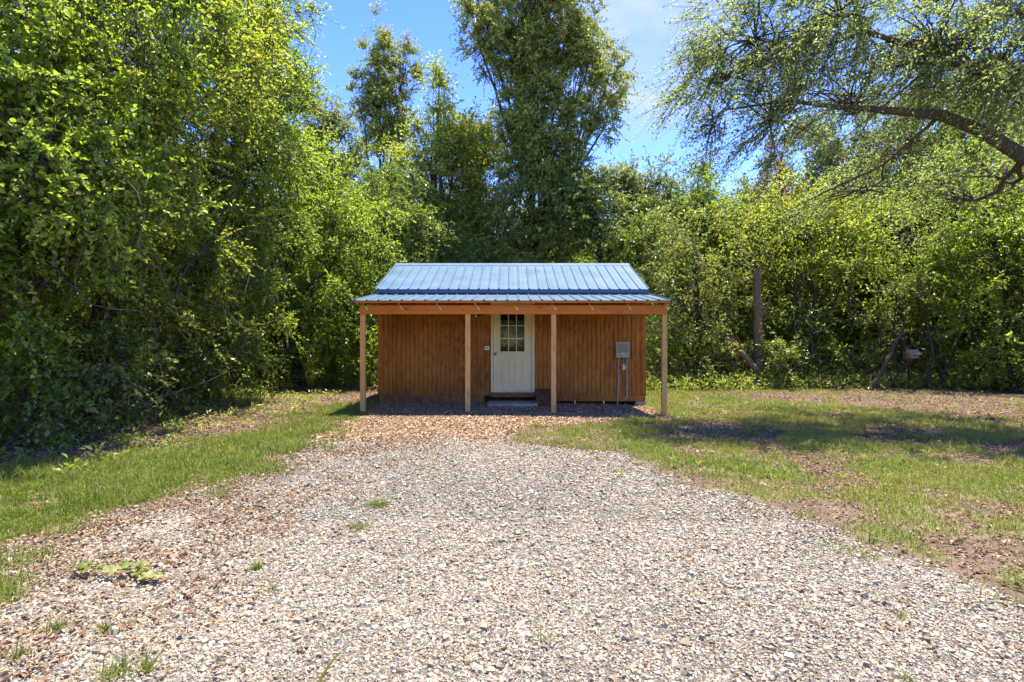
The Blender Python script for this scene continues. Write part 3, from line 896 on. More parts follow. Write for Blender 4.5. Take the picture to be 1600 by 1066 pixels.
# things on and by the cabin
t = thing('electric_box', (2.525, YW, 1.06), 'grey metal electric box with conduits on the right of the wall', 'electric box')
def tb(mb, name, mat, parent, loc, bevel=0, smooth_=False):
    o = mb.build(name, mat, parent, bevel, smooth_); return o
mb = MB(); mb.box(-.155, .155, -.105, -.002, 0, .35); mb.box(-.165, .165, -.112, -.096, .335, .362); bd = mb.build('box_body', M['box_grey'], t, .006)
mb = MB(); mb.box(-.11, .11, -.113, -.1055, .12, .31); mb.build('box_cover', M['box_inset'], t, .004)
mb = MB(); mb.box(-.03, .03, -.121, -.1055, .085, .1); mb.build('latch', M['white_plastic'], t, .002)
mb = MB(); mb.tube([(-.085, -.03, .02), (-.085, -.03, -.4), (-.10, -.035, -.8), (-.11, -.04, -1.16)], .017, 10)
for z_ in (-.3, -.75): mb.box(-.125 - .0, -.06, -.05, -.002, z_, z_ + .02)
mb.build('conduit', M['conduit'], t, smooth_=False)
mb = MB(); mb.tube([(.105, -.03, .02), (.105, -.03, -.86), (.095, -.03, -.93), (.06, -.03, -.975), (.0, -.02, -.99), (-.1, .06, -.99), (-.2, .1, -1.0)], .02, 10)
for z_ in (-.25, -.7): mb.box(.07, .14, -.052, -.002, z_, z_ + .02)
mb.build('conduit', M['conduit'], t)
mb = MB(); mb.tube([(.035, -.03, .02), (.035, -.03, -.17)], .012, 8); mb.build('conduit', M['conduit'], t)
mb = MB(); mb.box(.0, .07, -.055, -.002, -.28, -.16); mb.lathe([(.001, .055), (.034, .055), (.036, .07), (.03, .09), (.001, .094)], (.035, 0, -.22), 'y', 14)
mb.build('outlet_cover', M['pale_beige'], t, .003)

t = thing('outlet_plate', (-.575, YW, 1.28), 'small white switch plate beside the door knob side', 'switch plate')
mb = MB(); mb.box(-.052, .052, -.016, -.002, -.045, .045); mb.build('plate', M['white_plastic'], t, .004)
mb = MB(); mb.box(-.03, -.008, -.024, -.0165, -.015, .015); mb.box(.008, .03, -.024, -.0165, -.015, .015); mb.build('toggle', M['black_plastic'], t, .002)

t = thing('porch_light', (-.79, YW, 2.03), 'small black wall lamp with white bulb left of the door', 'wall lamp')
mb = MB(); mb.lathe([(.001, .02), (.05, .02), (.055, .0), (.055, -.0)], (.03, -.0, .02), 'y', 18); mb.tube([(.03, -.02, .02), (.03, -.07, .03), (-.02, -.10, .01)], .012, 8); mb.build('lamp_base', M['black_plastic'], t, smooth_=True)
mb = MB(); mb.lathe([(.001, -.045), (.02, -.042), (.032, -.02), (.03, .0), (.016, .02), (.014, .03)], (-.03, -.10, -.005), 'z', 16); mb.build('bulb', M['white_plastic'], t, smooth_=True)

t = thing('door_step', (.0, 12.62, 0), 'low weathered grey slab step in front of the door', 'step')
mb = MB(); mb.box(-.53, .55, -.3, .32, -.05, .085); mb.build('slab', M['concrete'], t, .012)
mb = MB(); mb.box(-.45, .48, -.47, -.33, -.03, .028); mb.build('front_board', M['concrete'], t, .006)

t = thing('wooden_box', (.70, 12.58, 0), 'dark brown wooden box on the ground right of the door', 'box')
mb = MB(); mb.box(-.165, .165, -.15, .2, -.05, .325); mb.build('box_body', M['crate'], t, .006)
mb = MB(); mb.box(-.18, .18, -.165, .215, .33, .36); mb.build('lid', M['crate'], t, .005)
mb = MB()
for z_ in (.01, .15): mb.box(-.165, .165, -.162, -.1505, z_, z_ + .1)
mb.build('slat', M['crate'], t, .003)
mb = MB(); mb.box(-.02, .02, -.172, -.1625, .2, .235); mb.build('latch', M['iron'], t, .002)

# birdhouse on a pole
bp = at(1426, 550, 18.0)
t = thing('birdhouse', (bp[0], bp[1], float(gz(bp[0], bp[1]))), 'small wooden birdhouse with gable roof on a thin pole by the woods', 'birdhouse')
hz = bp[2] - .12
mb = MB(); mb.tube([(-.1, 0, -.05), (-.1, 0, .6), (-.1, .01, hz)], .014, 8); mb.build('pole', M['iron'], t)
mb = MB(); mb.box(-.16, .13, -.1, .1, hz, hz + .13); mb.box(-.17, .16, -.13, .13, hz - .018, hz)
mb.add([(-.16, -.1, hz + .13), (-.16, .1, hz + .13), (-.16, 0, hz + .24), (.13, -.1, hz + .13), (.13, .1, hz + .13), (.13, 0, hz + .24)], [(0, 3, 4, 1)], [(0, 2, 1), (3, 4, 5)])
body = mb.build('house_body', M['bird_wood'], t)
mb = MB()
for s_ in (-1, 1):
    mb.prism([(0, hz + .26), (s_ * .155, hz + .11), (s_ * .155, hz + .095), (0, hz + .243)], -.2, .17)
mb.build('roof', M['bird_roof'], t)
mb = MB(); mb.lathe([(.001, .0), (.024, .0), (.024, -.003)], (-.015, -.102, hz + .075), 'y', 14); mb.build('entrance_hole', M['black_plastic'], t)

# ================================================================== TREES
DENSE = dict(s=.64, twigs=13, per=16, leaf=.069, tl=.58)
# --- left wall
make_tree('broadleaf_tree', 'nearest broad-leaved tree leaning in at the far left edge of the photo', 'tree', (-7.6, 7.4),
          [L(170, 300, 7.8, 1.0, 1.1, 1.1), L(40, 190, 7.0, 1.5, 1.6, 1.7), L(130, -40, 7.6, 1.9, 1.8, 1.7), L(30, 420, 7.4, 1.2, 1.4, 1.3), L(-150, 100, 7.4, 1.6, 1.8, 2.6), L(-120, 420, 7.6, 1.4, 1.6, 1.6)],
          .09, 'leaf_bright', seed=21, vines=90, bark='bark_oak', stems=3, geo=6, s=.6, twigs=13, per=15, leaf=.066, tl=.52, wid=.7)
make_tree('broadleaf_tree', 'bright leafy tree second from the left with crown spreading over the lawn', 'tree', (-7.9, 10.2),
          [L(230, 150, 9.8, 1.8, 1.8, 1.9), L(190, 370, 9.9, 1.5, 1.5, 1.5), L(290, -40, 10.2, 2.0, 1.9, 1.8), L(90, 40, 10.4, 1.7, 1.8, 2.4), L(130, 500, 10.2, 1.4, 1.3, 1.2), L(260, 480, 11, 1.2, 1.2, 1.3)],
          .10, 'leaf_yellow', seed=22, vines=90, bark='bark_oak', stems=3, geo=6, **DENSE)
make_tree('broadleaf_tree', 'tall rounded tree third from left, sunlit yellow-green above dark base', 'tree', (-8.2, 13),
          [L(345, 210, 12.6, 2.0, 1.9, 2.0), L(310, 410, 12.6, 1.8, 1.6, 1.6), L(360, 60, 13, 1.7, 1.8, 1.7), L(230, 520, 12.8, 1.5, 1.4, 1.3), L(400, 330, 13, 1.3, 1.4, 1.6), L(410, 200, 13.6, 1.2, 1.3, 1.5), L(340, 520, 12.8, 1.3, 1.2, 1.2)],
          .11, 'leaf_bright', seed=23, vines=70, bark='bark_oak', stems=3, **DENSE)
make_tree('dark_tree', 'dark green tall tree poking into the sky at top left', 'tree', (-7.6, 15.4),
          [L(425, 40, 15, 1.0, 1.3, 1.9), L(390, 160, 15.2, 1.4, 1.4, 1.8), L(400, -80, 15, 1.2, 1.3, 1.8)],
          .17, 'leaf_dark', seed=24, **DENSE)
make_tree('dense_shrub_tree', 'bright green bushy tree just left of the cabin porch', 'tree', (-6.5, 17.4),
          [L(455, 320, 16.8, 1.7, 1.6, 1.6), L(545, 370, 17.2, 1.25, 1.4, 1.9), L(470, 480, 16.8, 1.8, 1.5, 1.7), L(560, 500, 17.6, 1.3, 1.3, 1.9), L(400, 420, 16.6, 1.6, 1.4, 1.8), L(440, 230, 17, 1.3, 1.3, 1.3), L(500, 270, 17.4, 1.0, 1.1, 1.0)],
          .13, 'leaf_bright', seed=25, stems=4, s=.68, twigs=14, per=12, leaf=.095, tl=.65)
make_tree('broadleaf_tree', 'shaded tree behind the bushy one, between it and the cabin roof', 'tree', (-4.2, 19.8),
          [L(600, 330, 20, 1.2, 1.4, 2.0), L(590, 470, 19.8, 1.6, 1.4, 1.9), L(660, 400, 20.5, 1.5, 1.4, 1.7)],
          .13, 'leaf_dark', seed=26, stems=2, s=.72, twigs=13, per=13, leaf=.11, tl=.7)
# --- behind the cabin
make_tree('vine_covered_tree', 'tallest tree behind the cabin, its trunk wrapped in dark vines', 'tree', (.9, 23.2),
          [L(840, 370, 22.6, 2.6, 1.7, 1.9), L(838, 270, 23, 1.9, 1.6, 2.0), L(832, 180, 23, 1.7, 1.5, 1.9), L(805, 70, 23, 1.8, 1.6, 1.9),
           L(890, 60, 23, 1.8, 1.5, 1.8), L(945, 140, 22.8, .9, 1.1, 1.7), L(757, 25, 23, 1.0, 1.2, 1.1), L(850, -60, 23, 2.3, 1.8, 2.0), L(770, 420, 22.4, 2.0, 1.5, 1.5),
           L(832, 120, 22.8, .9, .9, 2.4), L(925, 80, 22.8, 1.0, 1.0, 1.5), L(948, 190, 22.6, .6, .8, .9), L(915, 200, 22.6, 1.0, 1.0, 1.4), L(745, 60, 23, .9, 1, .9), L(815, 0, 22.8, .9, .9, 2.0), L(860, 240, 22.4, 1.2, .9, 2.2), L(905, 320, 22.2, 1.2, 1.0, 1.8)],
          .2, 'leaf_vine', seed=31, trunk_top=at(832, -60, 23), s=.62, twigs=13, per=14, leaf=.112, tl=.6, ragged=.3)
make_tree('rounded_tree', 'dark rounded tree hugging the left side of the vine-covered tree', 'tree', (-1.75, 25.8),
          [L(745, 225, 25.4, 1.7, 1.5, 1.5), L(720, 320, 25.4, 1.9, 1.6, 1.8), L(775, 300, 25.2, 1.3, 1.3, 1.8)],
          .2, 'leaf_vine', seed=32, s=.62, twigs=13, per=10, leaf=.12, tl=.75)
make_tree('pointed_tree', 'yellow-green tree with a pointed top behind the left end of the roof', 'tree', (-3.1, 23.9),
          [L(685, 150, 23.4, .85, .9, 1.5), L(715, 215, 23.4, 1.1, 1.1, 1.1), L(675, 235, 23.4, 1.9, 1.5, 1.5), L(660, 330, 23.4, 1.8, 1.5, 1.8), L(735, 330, 23.2, 1.0, 1.0, 1.2), L(700, 400, 23.4, 1.8, 1.5, 1.8)],
          .18, 'leaf_yellow', seed=33, s=.62, twigs=12, per=10, leaf=.12, tl=.75, ragged=.35)
make_tree('slender_tree', 'slender twin-topped tree standing against the sky left of centre', 'tree', (-6.3, 28.5),
          [L(590, 95, 28, .9, .9, 1.9), L(633, 110, 28, .75, .8, 1.9), L(600, 140, 28, .7, .7, 1.6), L(565, 150, 28, .8, .8, 1.2), L(605, 190, 28, 1.4, 1.2, 1.8), L(600, 290, 28, 1.7, 1.4, 2.0), L(600, 390, 28, 1.6, 1.4, 2.0)],
          .12, 'leaf_vine', seed=34, trunk_top=at(592, 50, 28), s=.54, twigs=12, per=14, leaf=.112, tl=.6, bias=(0, 0, .5), ragged=.4)
make_tree('pale_tree', 'hazy pale grey-green tree farthest off at left', 'tree', (-11.2, 34.5),
          [L(500, 185, 34, 1.5, 1.3, 1.5), L(505, 270, 34, 2.3, 1.6, 2.0), L(550, 215, 34, 1.0, 1.1, 2.0), L(460, 240, 34, 1.8, 1.4, 1.8), L(520, 370, 34, 2.8, 1.6, 2.4)],
          .22, 'leaf_pale', seed=35, s=.66, twigs=12, per=11, leaf=.17, tl=.9, ragged=.35)
make_tree('broadleaf_tree', 'dark leafy tree rising behind the right end of the roof', 'tree', (3.9, 21.8),
          [L(930, 330, 21.5, 1.4, 1.4, 1.6), L(960, 420, 21.5, 1.9, 1.5, 1.6), L(1010, 370, 21.8, 1.6, 1.4, 1.7)],
          .17, 'leaf_dark', seed=36, s=.72, twigs=13, per=13, leaf=.11, tl=.7)
make_tree('pale_tree', 'pale olive tree low on the skyline right of the tallest tree', 'tree', (6.2, 27.5),
          [L(960, 290, 27, 1.3, 1.2, 1.3), L(1010, 295, 27, 1.5, 1.3, 1.5), L(1040, 350, 27, 2.2, 1.5, 1.8)],
          .17, 'leaf_pale', seed=37, s=.62, twigs=12, per=10, leaf=.15, tl=.8)
make_tree('spiky_tree', 'small bright tree with spiky top on the skyline right of the cabin', 'tree', (8.6, 26.4),
          [L(1092, 275, 26, .7, .8, .9), L(1085, 325, 26, 1.4, 1.2, 1.1), L(1130, 370, 25.5, 1.8, 1.4, 1.8), L(1060, 430, 25, 2.0, 1.4, 2.0)],
          .14, 'leaf_bright', seed=38, s=.60, twigs=12, per=10, leaf=.12, tl=.75, bias=(0, 0, .6), ragged=.35)
# --- right side
make_tree('broadleaf_tree', 'leafy tree right behind the porch end, between cabin and dead trunk', 'tree', (6.4, 19.6),
          [L(1060, 470, 19.4, 1.6, 1.4, 1.7), L(1090, 400, 19.6, 1.6, 1.4, 1.6), L(1130, 480, 19.2, 1.4, 1.3, 1.7), L(1030, 520, 19.2, 1.0, 1.0, 1.1), L(1206, 550, 17.8, .4, .4, .5)],
          .12, 'leaf_vine', seed=41, stems=3, s=.82, twigs=13, per=10, leaf=.11, tl=.65)
make_tree('broadleaf_tree', 'sunlit yellow-green tree behind the dead trunk at right', 'tree', (10.2, 20.2),
          [L(1260, 335, 20, 2.0, 1.5, 1.4), L(1200, 400, 20, 1.6, 1.4, 1.5), L(1320, 400, 20, 1.7, 1.4, 1.5), L(1350, 340, 20.4, 1.4, 1.3, 1.3)],
          .14, 'leaf_yellow', seed=42, stems=3, s=.76, twigs=12, per=10, leaf=.12, tl=.7, shell=.45)
make_tree('broadleaf_tree', 'dark-stemmed tree behind the birdhouse with open crown', 'tree', (13.4, 19.4),
          [L(1420, 370, 19, 1.9, 1.5, 1.5), L(1480, 420, 19.2, 1.6, 1.4, 1.6), L(1400, 470, 19.4, 1.5, 1.3, 1.3)],
          .14, 'leaf_bright', seed=43, stems=4, s=.9, twigs=11, per=10, leaf=.115, tl=.7)
make_tree('broadleaf_tree', 'leafy tree at the right edge of the photo, low foliage lit', 'tree', (15.6, 17.8),
          [L(1570, 400, 17.4, 1.9, 1.6, 1.7), L(1590, 500, 17, 1.5, 1.4, 1.4), L(1540, 310, 17.8, 1.7, 1.5, 1.5), L(1680, 400, 17.2, 1.8, 1.6, 2.4)],
          .15, 'leaf_bright', seed=44, stems=3, s=.76, twigs=12, per=10, leaf=.11, tl=.65)
make_tree('background_tree', 'tall shaded tree behind the oak limb at upper right', 'tree', (15, 25.5),
          [L(1300, 250, 25, 2.6, 1.8, 2.2), L(1420, 220, 25, 2.6, 1.8, 2.4), L(1210, 310, 25, 2.0, 1.6, 1.8), L(1370, 340, 25, 2.8, 1.8, 2.2)],
          .22, 'leaf_pale', seed=45, s=.72, twigs=12, per=10, leaf=.14, tl=.85)
make_tree('background_tree', 'tall green tree in the upper right corner behind the oak', 'tree', (20.5, 24.5),
          [L(1540, 190, 24, 2.8, 1.8, 2.6), L(1620, 300, 24, 2.6, 1.8, 2.6), L(1500, 320, 24, 2.2, 1.6, 2.2)],
          .22, 'leaf_wood', seed=46, s=.72, twigs=12, per=10, leaf=.14, tl=.85)
make_tree('rusty_tree', 'dead tree with rusty brown leaves behind the drooping oak branches', 'tree', (10.4, 23.4),
          [L(1222, 225, 22.5, .5, .6, 1.1), L(1205, 290, 22.5, .8, .8, 1.0)],
          .1, 'leaf_dead', seed=47, s=.7, twigs=9, per=9, leaf=.12, tl=.6)

# --- big oak reaching in from the right
oakbase = (12.6, 9.6)
OL = [L(1125, 90, 10.2, 1.1, 1.3, 1.0), L(1115, 195, 10, .75, .9, .6), L(1180, 60, 10.4, 1.4, 1.6, 1.1), L(1200, 190, 10.4, 1.3, 1.4, .9),
      L(1310, 30, 10.4, 1.6, 1.8, 1.2), L(1330, 150, 11.2, 1.5, 1.3, .8), L(1460, 60, 10, 1.7, 1.7, 1.3), L(1400, 235, 11.6, 1.1, 1.2, .5),
      L(1560, 110, 9.6, 1.5, 1.6, 1.3), L(1250, -70, 10.5, 1.6, 1.5, .8), L(1650, 0, 9.8, 2, 2, 2), L(1540, 265, 12.0, 1.2, 1.0, .6), L(1480, 310, 12.2, 1.2, 1.2, .6), L(1340, 300, 12, 1.1, 1.1, .6)]
lim = [
    ([(12.6, 9.6, 2.6), (11.2, 9.8, 3.6), tuple(at(1600, 246, 10)), tuple(at(1540, 208, 10)), tuple(at(1470, 180, 10)), tuple(at(1380, 172, 10.2)), tuple(at(1300, 166, 10.4)), tuple(at(1230, 158, 10.5)), tuple(at(1130, 172, 10.4)), tuple(at(1085, 205, 10.2))],
     [.24, .18, .125, .11, .09, .06, .042, .03, .016, .008]),
    ([(12.5, 9.6, 3.6), (10.6, 9.4, 5.2), tuple(at(1600, 130, 9.6)), tuple(at(1500, 92, 9.8)), tuple(at(1400, 64, 10)), tuple(at(1352, 50, 10.1)), tuple(at(1290, 72, 10.3)), tuple(at(1240, 118, 10.4))],
     [.2, .13, .085, .068, .052, .04, .022, .01]),
    ([tuple(at(1352, 50, 10.1)), tuple(at(1340, 20, 10.1)), tuple(at(1325, -40, 10.2))], [.05, .045, .03]),
    ([tuple(at(1470, 180, 10)), tuple(at(1430, 215, 10.3)), tuple(at(1380, 258, 10.6)), tuple(at(1290, 300, 11)), tuple(at(1200, 345, 11.5))], [.035, .026, .02, .014, .006]),
    ([tuple(at(1600, 160, 9.7)), tuple(at(1560, 128, 9.8)), tuple(at(1490, 100, 9.9)), tuple(at(1420, 100, 10)), tuple(at(1330, 120, 10.2))], [.07, .06, .045, .03, .012]),
    ([tuple(at(1600, 20, 9.8)), tuple(at(1530, 40, 9.9)), tuple(at(1470, 90, 10)), tuple(at(1400, 150, 10.1)), tuple(at(1320, 215, 10.2))], [.03, .028, .022, .016, .008]),
]
make_tree('oak_tree', 'large spreading oak reaching in from the right with long bark-covered limbs', 'tree', oakbase, OL, .42, 'leaf_oak', bark='bark_oak', seed=51,
          trunk_top=(13.2, 9.4, 8.5), extra_limbs=lim, s=.56, twigs=9, per=14, leaf=.062, wid=.5, tl=.62, bias=(-.95, .1, -.35), droop=.4, shell=.6, twig_r=.005, up=.8, limbs=True)

# --- saplings under the right-hand trees
for k, (px_, d, hgt, lab) in enumerate([
        (1262, 19.0, 4.6, 'leaning dark sapling just right of the dead trunk'),
        (1320, 18.8, 4.2, 'thin sapling midway between dead trunk and birdhouse'),
        (1398, 18.5, 4.0, 'forked sapling directly left of the birdhouse'),
        (1452, 18.2, 4.4, 'straight dark sapling directly right of the birdhouse'),
        (1476, 18.6, 4.8, 'second straight sapling to the right of the birdhouse'),
        (1545, 18.0, 4.2, 'slim sapling near the right edge of the photo')]):
    b0 = at(px_, 600, d); g = np.random.default_rng(300 + k)
    make_tree('sapling', lab, 'sapling', (b0[0], b0[1]), [((b0[0] + g.normal() * .5, b0[1], hgt * .8), (1.0, .9, 1.0)), ((b0[0] + g.normal() * .6, b0[1] + .2, hgt * .5), (.8, .7, .6))],
              .075, ['leaf_bright', 'leaf_dark', 'leaf_vine'][k % 3], seed=60 + k, group='saplings under the trees on the right', stems=2, s=.8, twigs=10, per=9, leaf=.105, tl=.65)

# --- shrubs
for k, (px_, d, r, h, mat, lab) in enumerate([
        (30, 7.6, 1.0, 1.2, 'leaf_dark', 'dark shrub at the foot of the woods, far left edge of the photo'),
        (140, 9.0, 1.0, 1.3, 'leaf_dark', 'dark shrub under the left trees, second from the left edge'),
        (235, 10.8, 1.1, 1.5, 'leaf_dark', 'dark shrub under the left trees, middle of their foot'),
        (320, 13.2, 1.2, 1.6, 'leaf_dark', 'dark shrub deeper under the left trees'),
        (400, 16.6, 1.2, 1.5, 'leaf_dark', 'dark shrub in the shaded corner left of the cabin'),
        (500, 18.2, 1.2, 1.5, 'leaf_dark', 'dark shrub behind the left porch post'),
        (1028, 18.6, .9, 1.2, 'leaf_bright', 'bright shrub visible between cabin wall and right porch post'),
        (1100, 18.4, 1.1, 1.3, 'leaf_vine', 'grey-green shrub just right of the porch'),
        (1150, 18.8, .9, 1.0, 'leaf_vine', 'low shrub left of the dead trunk, over the fallen log'),
        (1222, 17.8, .9, 1.3, 'leaf_dark', 'dark shrub just right of the dead trunk'),
        (1290, 18.8, 1.1, 1.3, 'leaf_bright', 'green shrub between the dead trunk and the birdhouse'),
        (1360, 18.8, .9, 1.0, 'leaf_dark', 'low dark shrub left of the birdhouse'),
        (1440, 18.9, .9, 1.0, 'leaf_dark', 'low dark shrub behind the birdhouse pole'),
        (1510, 18.0, 1.0, 1.1, 'leaf_bright', 'green shrub right of the birdhouse'),
        (1580, 16.8, 1.0, 1.2, 'leaf_bright', 'sunlit shrub at the right edge of the photo')]):
    b0 = at(px_, 600, d)
    make_tree('shrub', lab, 'shrub', (b0[0], b0[1]), [((b0[0], b0[1], h * .55), (r, r * .8, h * .55)), ((b0[0] + .4, b0[1] + .2, h * .9), (r * .6, r * .6, h * .4))],
              .035, mat, seed=80 + k, group='shrubs along the edge of the woods', stems=3, s=.55, twigs=12, per=9, leaf=.09, tl=.45)

# --- dead trunk and fallen log
sb = at(1184, 590, 18.3)
t = thing('dead_trunk', (sb[0], sb[1], float(gz(sb[0], sb[1]))), 'broken reddish-brown dead tree trunk standing at the edge of the woods', 'dead tree')
mb = MB(); g = np.random.default_rng(70)
pz = np.linspace(-.1, 3.75, 16)
P = np.stack([.025 * np.sin(pz * 1.3), .02 * np.cos(pz * 1.1), pz], 1)
mb.tube(P, np.linspace(.17, .11, 16) * (1 + .05 * g.normal(size=16)), 11)
for a in range(5):
    an = a * 1.26; mb.tube([P[-2] + .09 * np.array([math.cos(an), math.sin(an), 0]), P[-1] + .10 * np.array([math.cos(an), math.sin(an), 0]) + np.array([0, 0, .08 + .22 * g.random()])], [.06, .012], 6)
mb.build('trunk', M['bark_snag'], t)
mb = MB(); mb.tube([P[9], P[9] + np.array([.25, -.1, .35]), P[9] + np.array([.32, -.15, .7])], [.06, .045, .02], 7); mb.build('branch_stub', M['bark_snag'], t)
a, b2 = at(1135, 528, 18.0), at(1182, 578, 17.9)
t = thing('fallen_log', tuple(b2 - np.array([0, 0, .15])), 'brown fallen log leaning down to the left of the dead trunk', 'log')
mb = MB(); P = bez(b2, a, np.array([0, 0, .06]), 8, g, .015) - (b2 - np.array([0, 0, .15])); mb.tube(P, np.linspace(.10, .06, 8), 9); mb.build('log', M['bark_snag'], t)
mb = MB(); mb.tube([P[4], P[4] + np.array([-.05, -.1, .3]), P[4] + np.array([-.15, -.12, .5])], [.03, .02, .01], 6); mb.build('branch_stub', M['bark_snag'], t)
a, b2 = at(1412, 510, 17.4), at(1368, 585, 17.4)
t = thing('leaning_trunk', (b2[0], b2[1], 0), 'dark leaning dead trunk slanting up beside the birdhouse', 'dead tree')
mb = MB(); P = bez(b2 - np.array([.15, 0, .5]), a, np.array([.05, 0, -.1]), 8, g, .03) - np.array([b2[0], b2[1], 0]); mb.tube(P, np.linspace(.075, .04, 8), 8); mb.build('trunk', M['bark'], t)
mb = MB(); mb.tube([P[5], P[5] + np.array([.3, 0, .45]), P[5] + np.array([.42, 0, .95])], [.04, .028, .01], 7); mb.build('branch', M['bark'], t)

# --- weeds on the gravel
def gpt(px, py): return (px - 800) * CAM_Z / (py - 533), F * CAM_Z / (py - 533)


tw = [(88, 992, .07, .06, 40, 'small grass tuft on the gravel at far lower left'),
      (165, 990, .06, .05, 30, 'small grass tuft on the gravel right below the vine'),
      (182, 1058, .08, .11, 60, 'yellow-green grass tuft at the lower left frame edge'),
      (228, 1052, .09, .05, 30, 'wispy grass tuft at the frame bottom beside the yellow-green one'),
      (30, 1034, .06, .09, 40, 'dark green grass tuft in the lower left corner'),
      (402, 890, .05, .07, 70, 'brownish spreading weed on the gravel left of centre'),
      (590, 792, .05, .09, 420, 'flat green grass patch on the gravel left of centre'),
      (562, 826, .05, .11, 160, 'sparse dry grass patch just below the flat green one'),
      (425, 925, .07, .05, 12, 'tiny green sprout on the gravel near the brownish weed'),
      (1408, 955, .04, .06, 26, 'small weed on the gravel at right'),
      (1420, 1054, .03, .05, 22, 'small weed on the gravel at lower right'),
      (852, 1008, .06, .04, 10, 'small upright weed on the gravel at bottom centre'),
      (345, 775, .10, .14, 120, 'loose grass clump at the left edge of the gravel')]
for k, (px_, py_, h, r, n, lab) in enumerate(tw):
    g = np.random.default_rng(400 + k); x_, y_ = gpt(px_, py_)
    kk = .5 if n > 100 else .22; n = n if n > 100 else int(n * 1.5); o_x = x_ + g.normal(0, r * kk, n); o_y = y_ + g.normal(0, r * kk * .9, n)
    V, Q, T = blades(o_x, o_y, h * np.exp(g.normal(0, .35, n)), np.full(n, .0045), g, .7 if n > 100 else 1.0)
    z0 = float(gz(x_, y_)); V = V - np.array([x_, y_, z0])
    o = build('grass_tuft', V, [Q, T], M['tuft'], tint=np.repeat(np.clip(g.normal(.5, .25, n), 0, 1), 5)); o.location = (x_, y_, z0)
    tag(o, lab, 'grass tuft', 'grass tufts growing in the gravel')
x_, y_ = gpt(497, 1075)
V = []
for k in range(9):
    f_ = k / 8; c_ = np.array([.12 * f_ ** 1.3, .015 * f_, .20 * f_ * (1 - .18 * f_)]); w_ = .007 * (1 - f_ ** 2.2) + .0006
    V += [c_ + np.array([-w_, 0, .002]), c_ + np.array([0, .002, 0]), c_ + np.array([w_, 0, .002])]
Q = [(3 * k + j, 3 * k + j + 1, 3 * k + j + 4, 3 * k + j + 3) for k in range(8) for j in range(2)]
o = build('tall_grass', np.array(V), [Q], M['leaf_vine'], tint=np.full(27, .9), smooth_=True); o.location = (x_, y_, float(gz(x_, y_)))
tag(o, 'single long green grass blade rising at the bottom of the photo', 'grass')

# creeping vine
x_, y_ = gpt(180, 905)
t = thing('creeping_vine', (x_, y_, float(gz(x_, y_))), 'trailing vine with yellow-green lobed leaves on the gravel at left', 'vine')
g = np.random.default_rng(500)
mb = MB(); P = np.array([(-.30, .03, .035), (-.18, .05, .05), (-.05, .0, .06), (.06, .02, .055), (.15, .03, .06), (.21, -.07, .03), (.30, -.06, .02)])
mb.tube(P, .0035, 6); mb.build('stem', M['bark_snag'], t)


def lobed_leaf(p, d, nrm, size):
    d = unit(d); s = unit(np.cross(d, nrm)); nn = np.cross(s, d)
    out = [(0, 0), (.18, .36), (.05, .52), (.30, .56), (.52, .60), (.60, .34), (.85, .30), (1.0, 0), (.85, -.30), (.60, -.34), (.52, -.60), (.30, -.56), (.05, -.52), (.18, -.36)]
    V = [p + size * (d * .4 + nn * .08)] + [p + size * (d * a + s * b_ + nn * (.16 * abs(b_) - .05 * a)) for a, b_ in out]
    n = len(out)
    return V, [(0, 1 + i, 1 + (i + 1) % n) for i in range(n)]


VV = []; TT = []; ti = []
for k in range(56):
    u = g.random() ; pf = u * 6; i0 = min(int(pf), 5); p = P[i0] + (P[i0 + 1] - P[i0]) * (pf - i0)
    p = p + np.array([g.normal(0, .02), g.normal(0, .03), .012 + .025 * g.random()])
    an = g.uniform(0, 6.283)
    v, tr = lobed_leaf(p, np.array([math.cos(an), math.sin(an) - .5, -.15]), np.array([g.normal(0, .3), -.45 + g.normal(0, .3), 1.]), g.uniform(.026, .050))
    TT += [tuple(q + len(VV) for q in f) for f in tr]; VV += v; ti += [g.uniform(.35, 1)] * len(v)
build('foliage', np.array(VV), [np.array(TT)], M['tuft'], t, tint=ti)

# ================================================================== LIGHT, SKY, CAMERA
sun_az, sun_el = math.radians(48), math.radians(77)
sv = Vector((math.sin(sun_az) * math.cos(sun_el), math.cos(sun_az) * math.cos(sun_el), math.sin(sun_el)))
sd = bpy.data.lights.new('sun', 'SUN'); sd.energy = 2.3; sd.angle = math.radians(.53); sd.color = (1, .93, .80)
so = bpy.data.objects.new('sun', sd); C.objects.link(so); so.rotation_euler = sv.to_track_quat('Z', 'Y').to_euler(); so.location = sv * 60

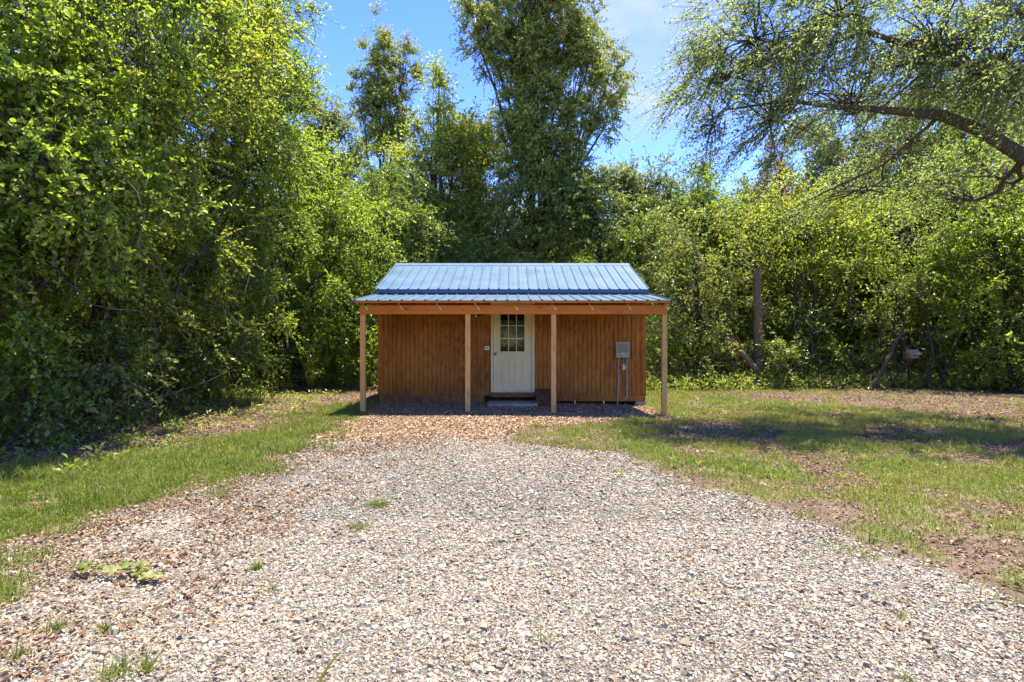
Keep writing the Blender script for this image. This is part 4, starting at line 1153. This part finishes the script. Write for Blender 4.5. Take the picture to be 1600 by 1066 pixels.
w = bpy.data.worlds.new('World'); bpy.context.scene.world = w; w.use_nodes = True
nt = w.node_tree; bg = nt.nodes['Background']
sky = N(nt, 'ShaderNodeTexSky', sky_type='NISHITA'); sky.sun_disc = False
sky.sun_elevation = sun_el; sky.sun_rotation = sun_az; sky.air_density = 1.0; sky.dust_density = .1; sky.ozone_density = 3
tc = N(nt, 'ShaderNodeTexCoord')
mp = N(nt, 'ShaderNodeMapping'); mp.inputs['Scale'].default_value = (1.6, 1.6, 5.0); mp.inputs['Location'].default_value = (.35, .2, .0)
nt.links.new(tc.outputs['Generated'], mp.inputs[0])
cn = noise(nt, mp.outputs[0], 1.7, 7, .58, .5)
cr = ramp(nt, [(.52, (0, 0, 0)), (.78, (.8, .8, .8))]); nt.links.new(cn.outputs[0], cr.inputs[0])
hs = N(nt, 'ShaderNodeHueSaturation'); hs.inputs['Hue'].default_value = .526; hs.inputs['Saturation'].default_value = 1.3; hs.inputs['Value'].default_value = .52
nt.links.new(sky.outputs[0], hs.inputs['Color'])
dp = N(nt, 'ShaderNodeVectorMath', operation='DOT_PRODUCT'); dp.inputs[1].default_value = tuple(Vector((.235, 1, .525)).normalized())
nt.links.new(tc.outputs['Generated'], dp.inputs[0])
mr = N(nt, 'ShaderNodeMapRange', interpolation_type='SMOOTHSTEP'); nt.links.new(dp.outputs['Value'], mr.inputs[0])
mr.inputs[1].default_value = .985; mr.inputs[2].default_value = 1.0; mr.inputs[3].default_value = 0; mr.inputs[4].default_value = 1.0
wisp = ramp(nt, [(.36, (0, 0, 0)), (.62, (1, 1, 1))]); nt.links.new(cn.outputs[0], wisp.inputs[0])
cf = math_(nt, 'MAXIMUM', math_(nt, 'MULTIPLY', cr.outputs[0], .6), math_(nt, 'MULTIPLY', wisp.outputs[0], mr.outputs[0]))
cf = math_(nt, 'MINIMUM', cf, .85)
cc = mixc(nt, cf, hs.outputs[0], (.80, .92, 1.08))
nt.links.new(cc, bg.inputs[0]); bg.inputs[1].default_value = .15

cam = bpy.data.cameras.new('camera'); co = bpy.data.objects.new('camera', cam); C.objects.link(co)
co.location = (0, 0, CAM_Z); co.rotation_euler = (math.pi / 2, 0, 0)
cam.lens = 20.0; cam.sensor_width = 36; cam.clip_end = 600; cam.clip_start = .05
sc = bpy.context.scene; sc.camera = co
sc.view_settings.view_transform = 'Standard'; sc.view_settings.look = 'None'; sc.view_settings.gamma = 1
sc.view_settings.exposure = 2.7
cy = sc.cycles
cy.max_bounces = 10; cy.diffuse_bounces = 8; cy.glossy_bounces = 2; cy.transmission_bounces = 6; cy.transparent_max_bounces = 4
cy.caustics_reflective = False; cy.caustics_refractive = False; cy.sample_clamp_indirect = 6
cy.use_denoising = True
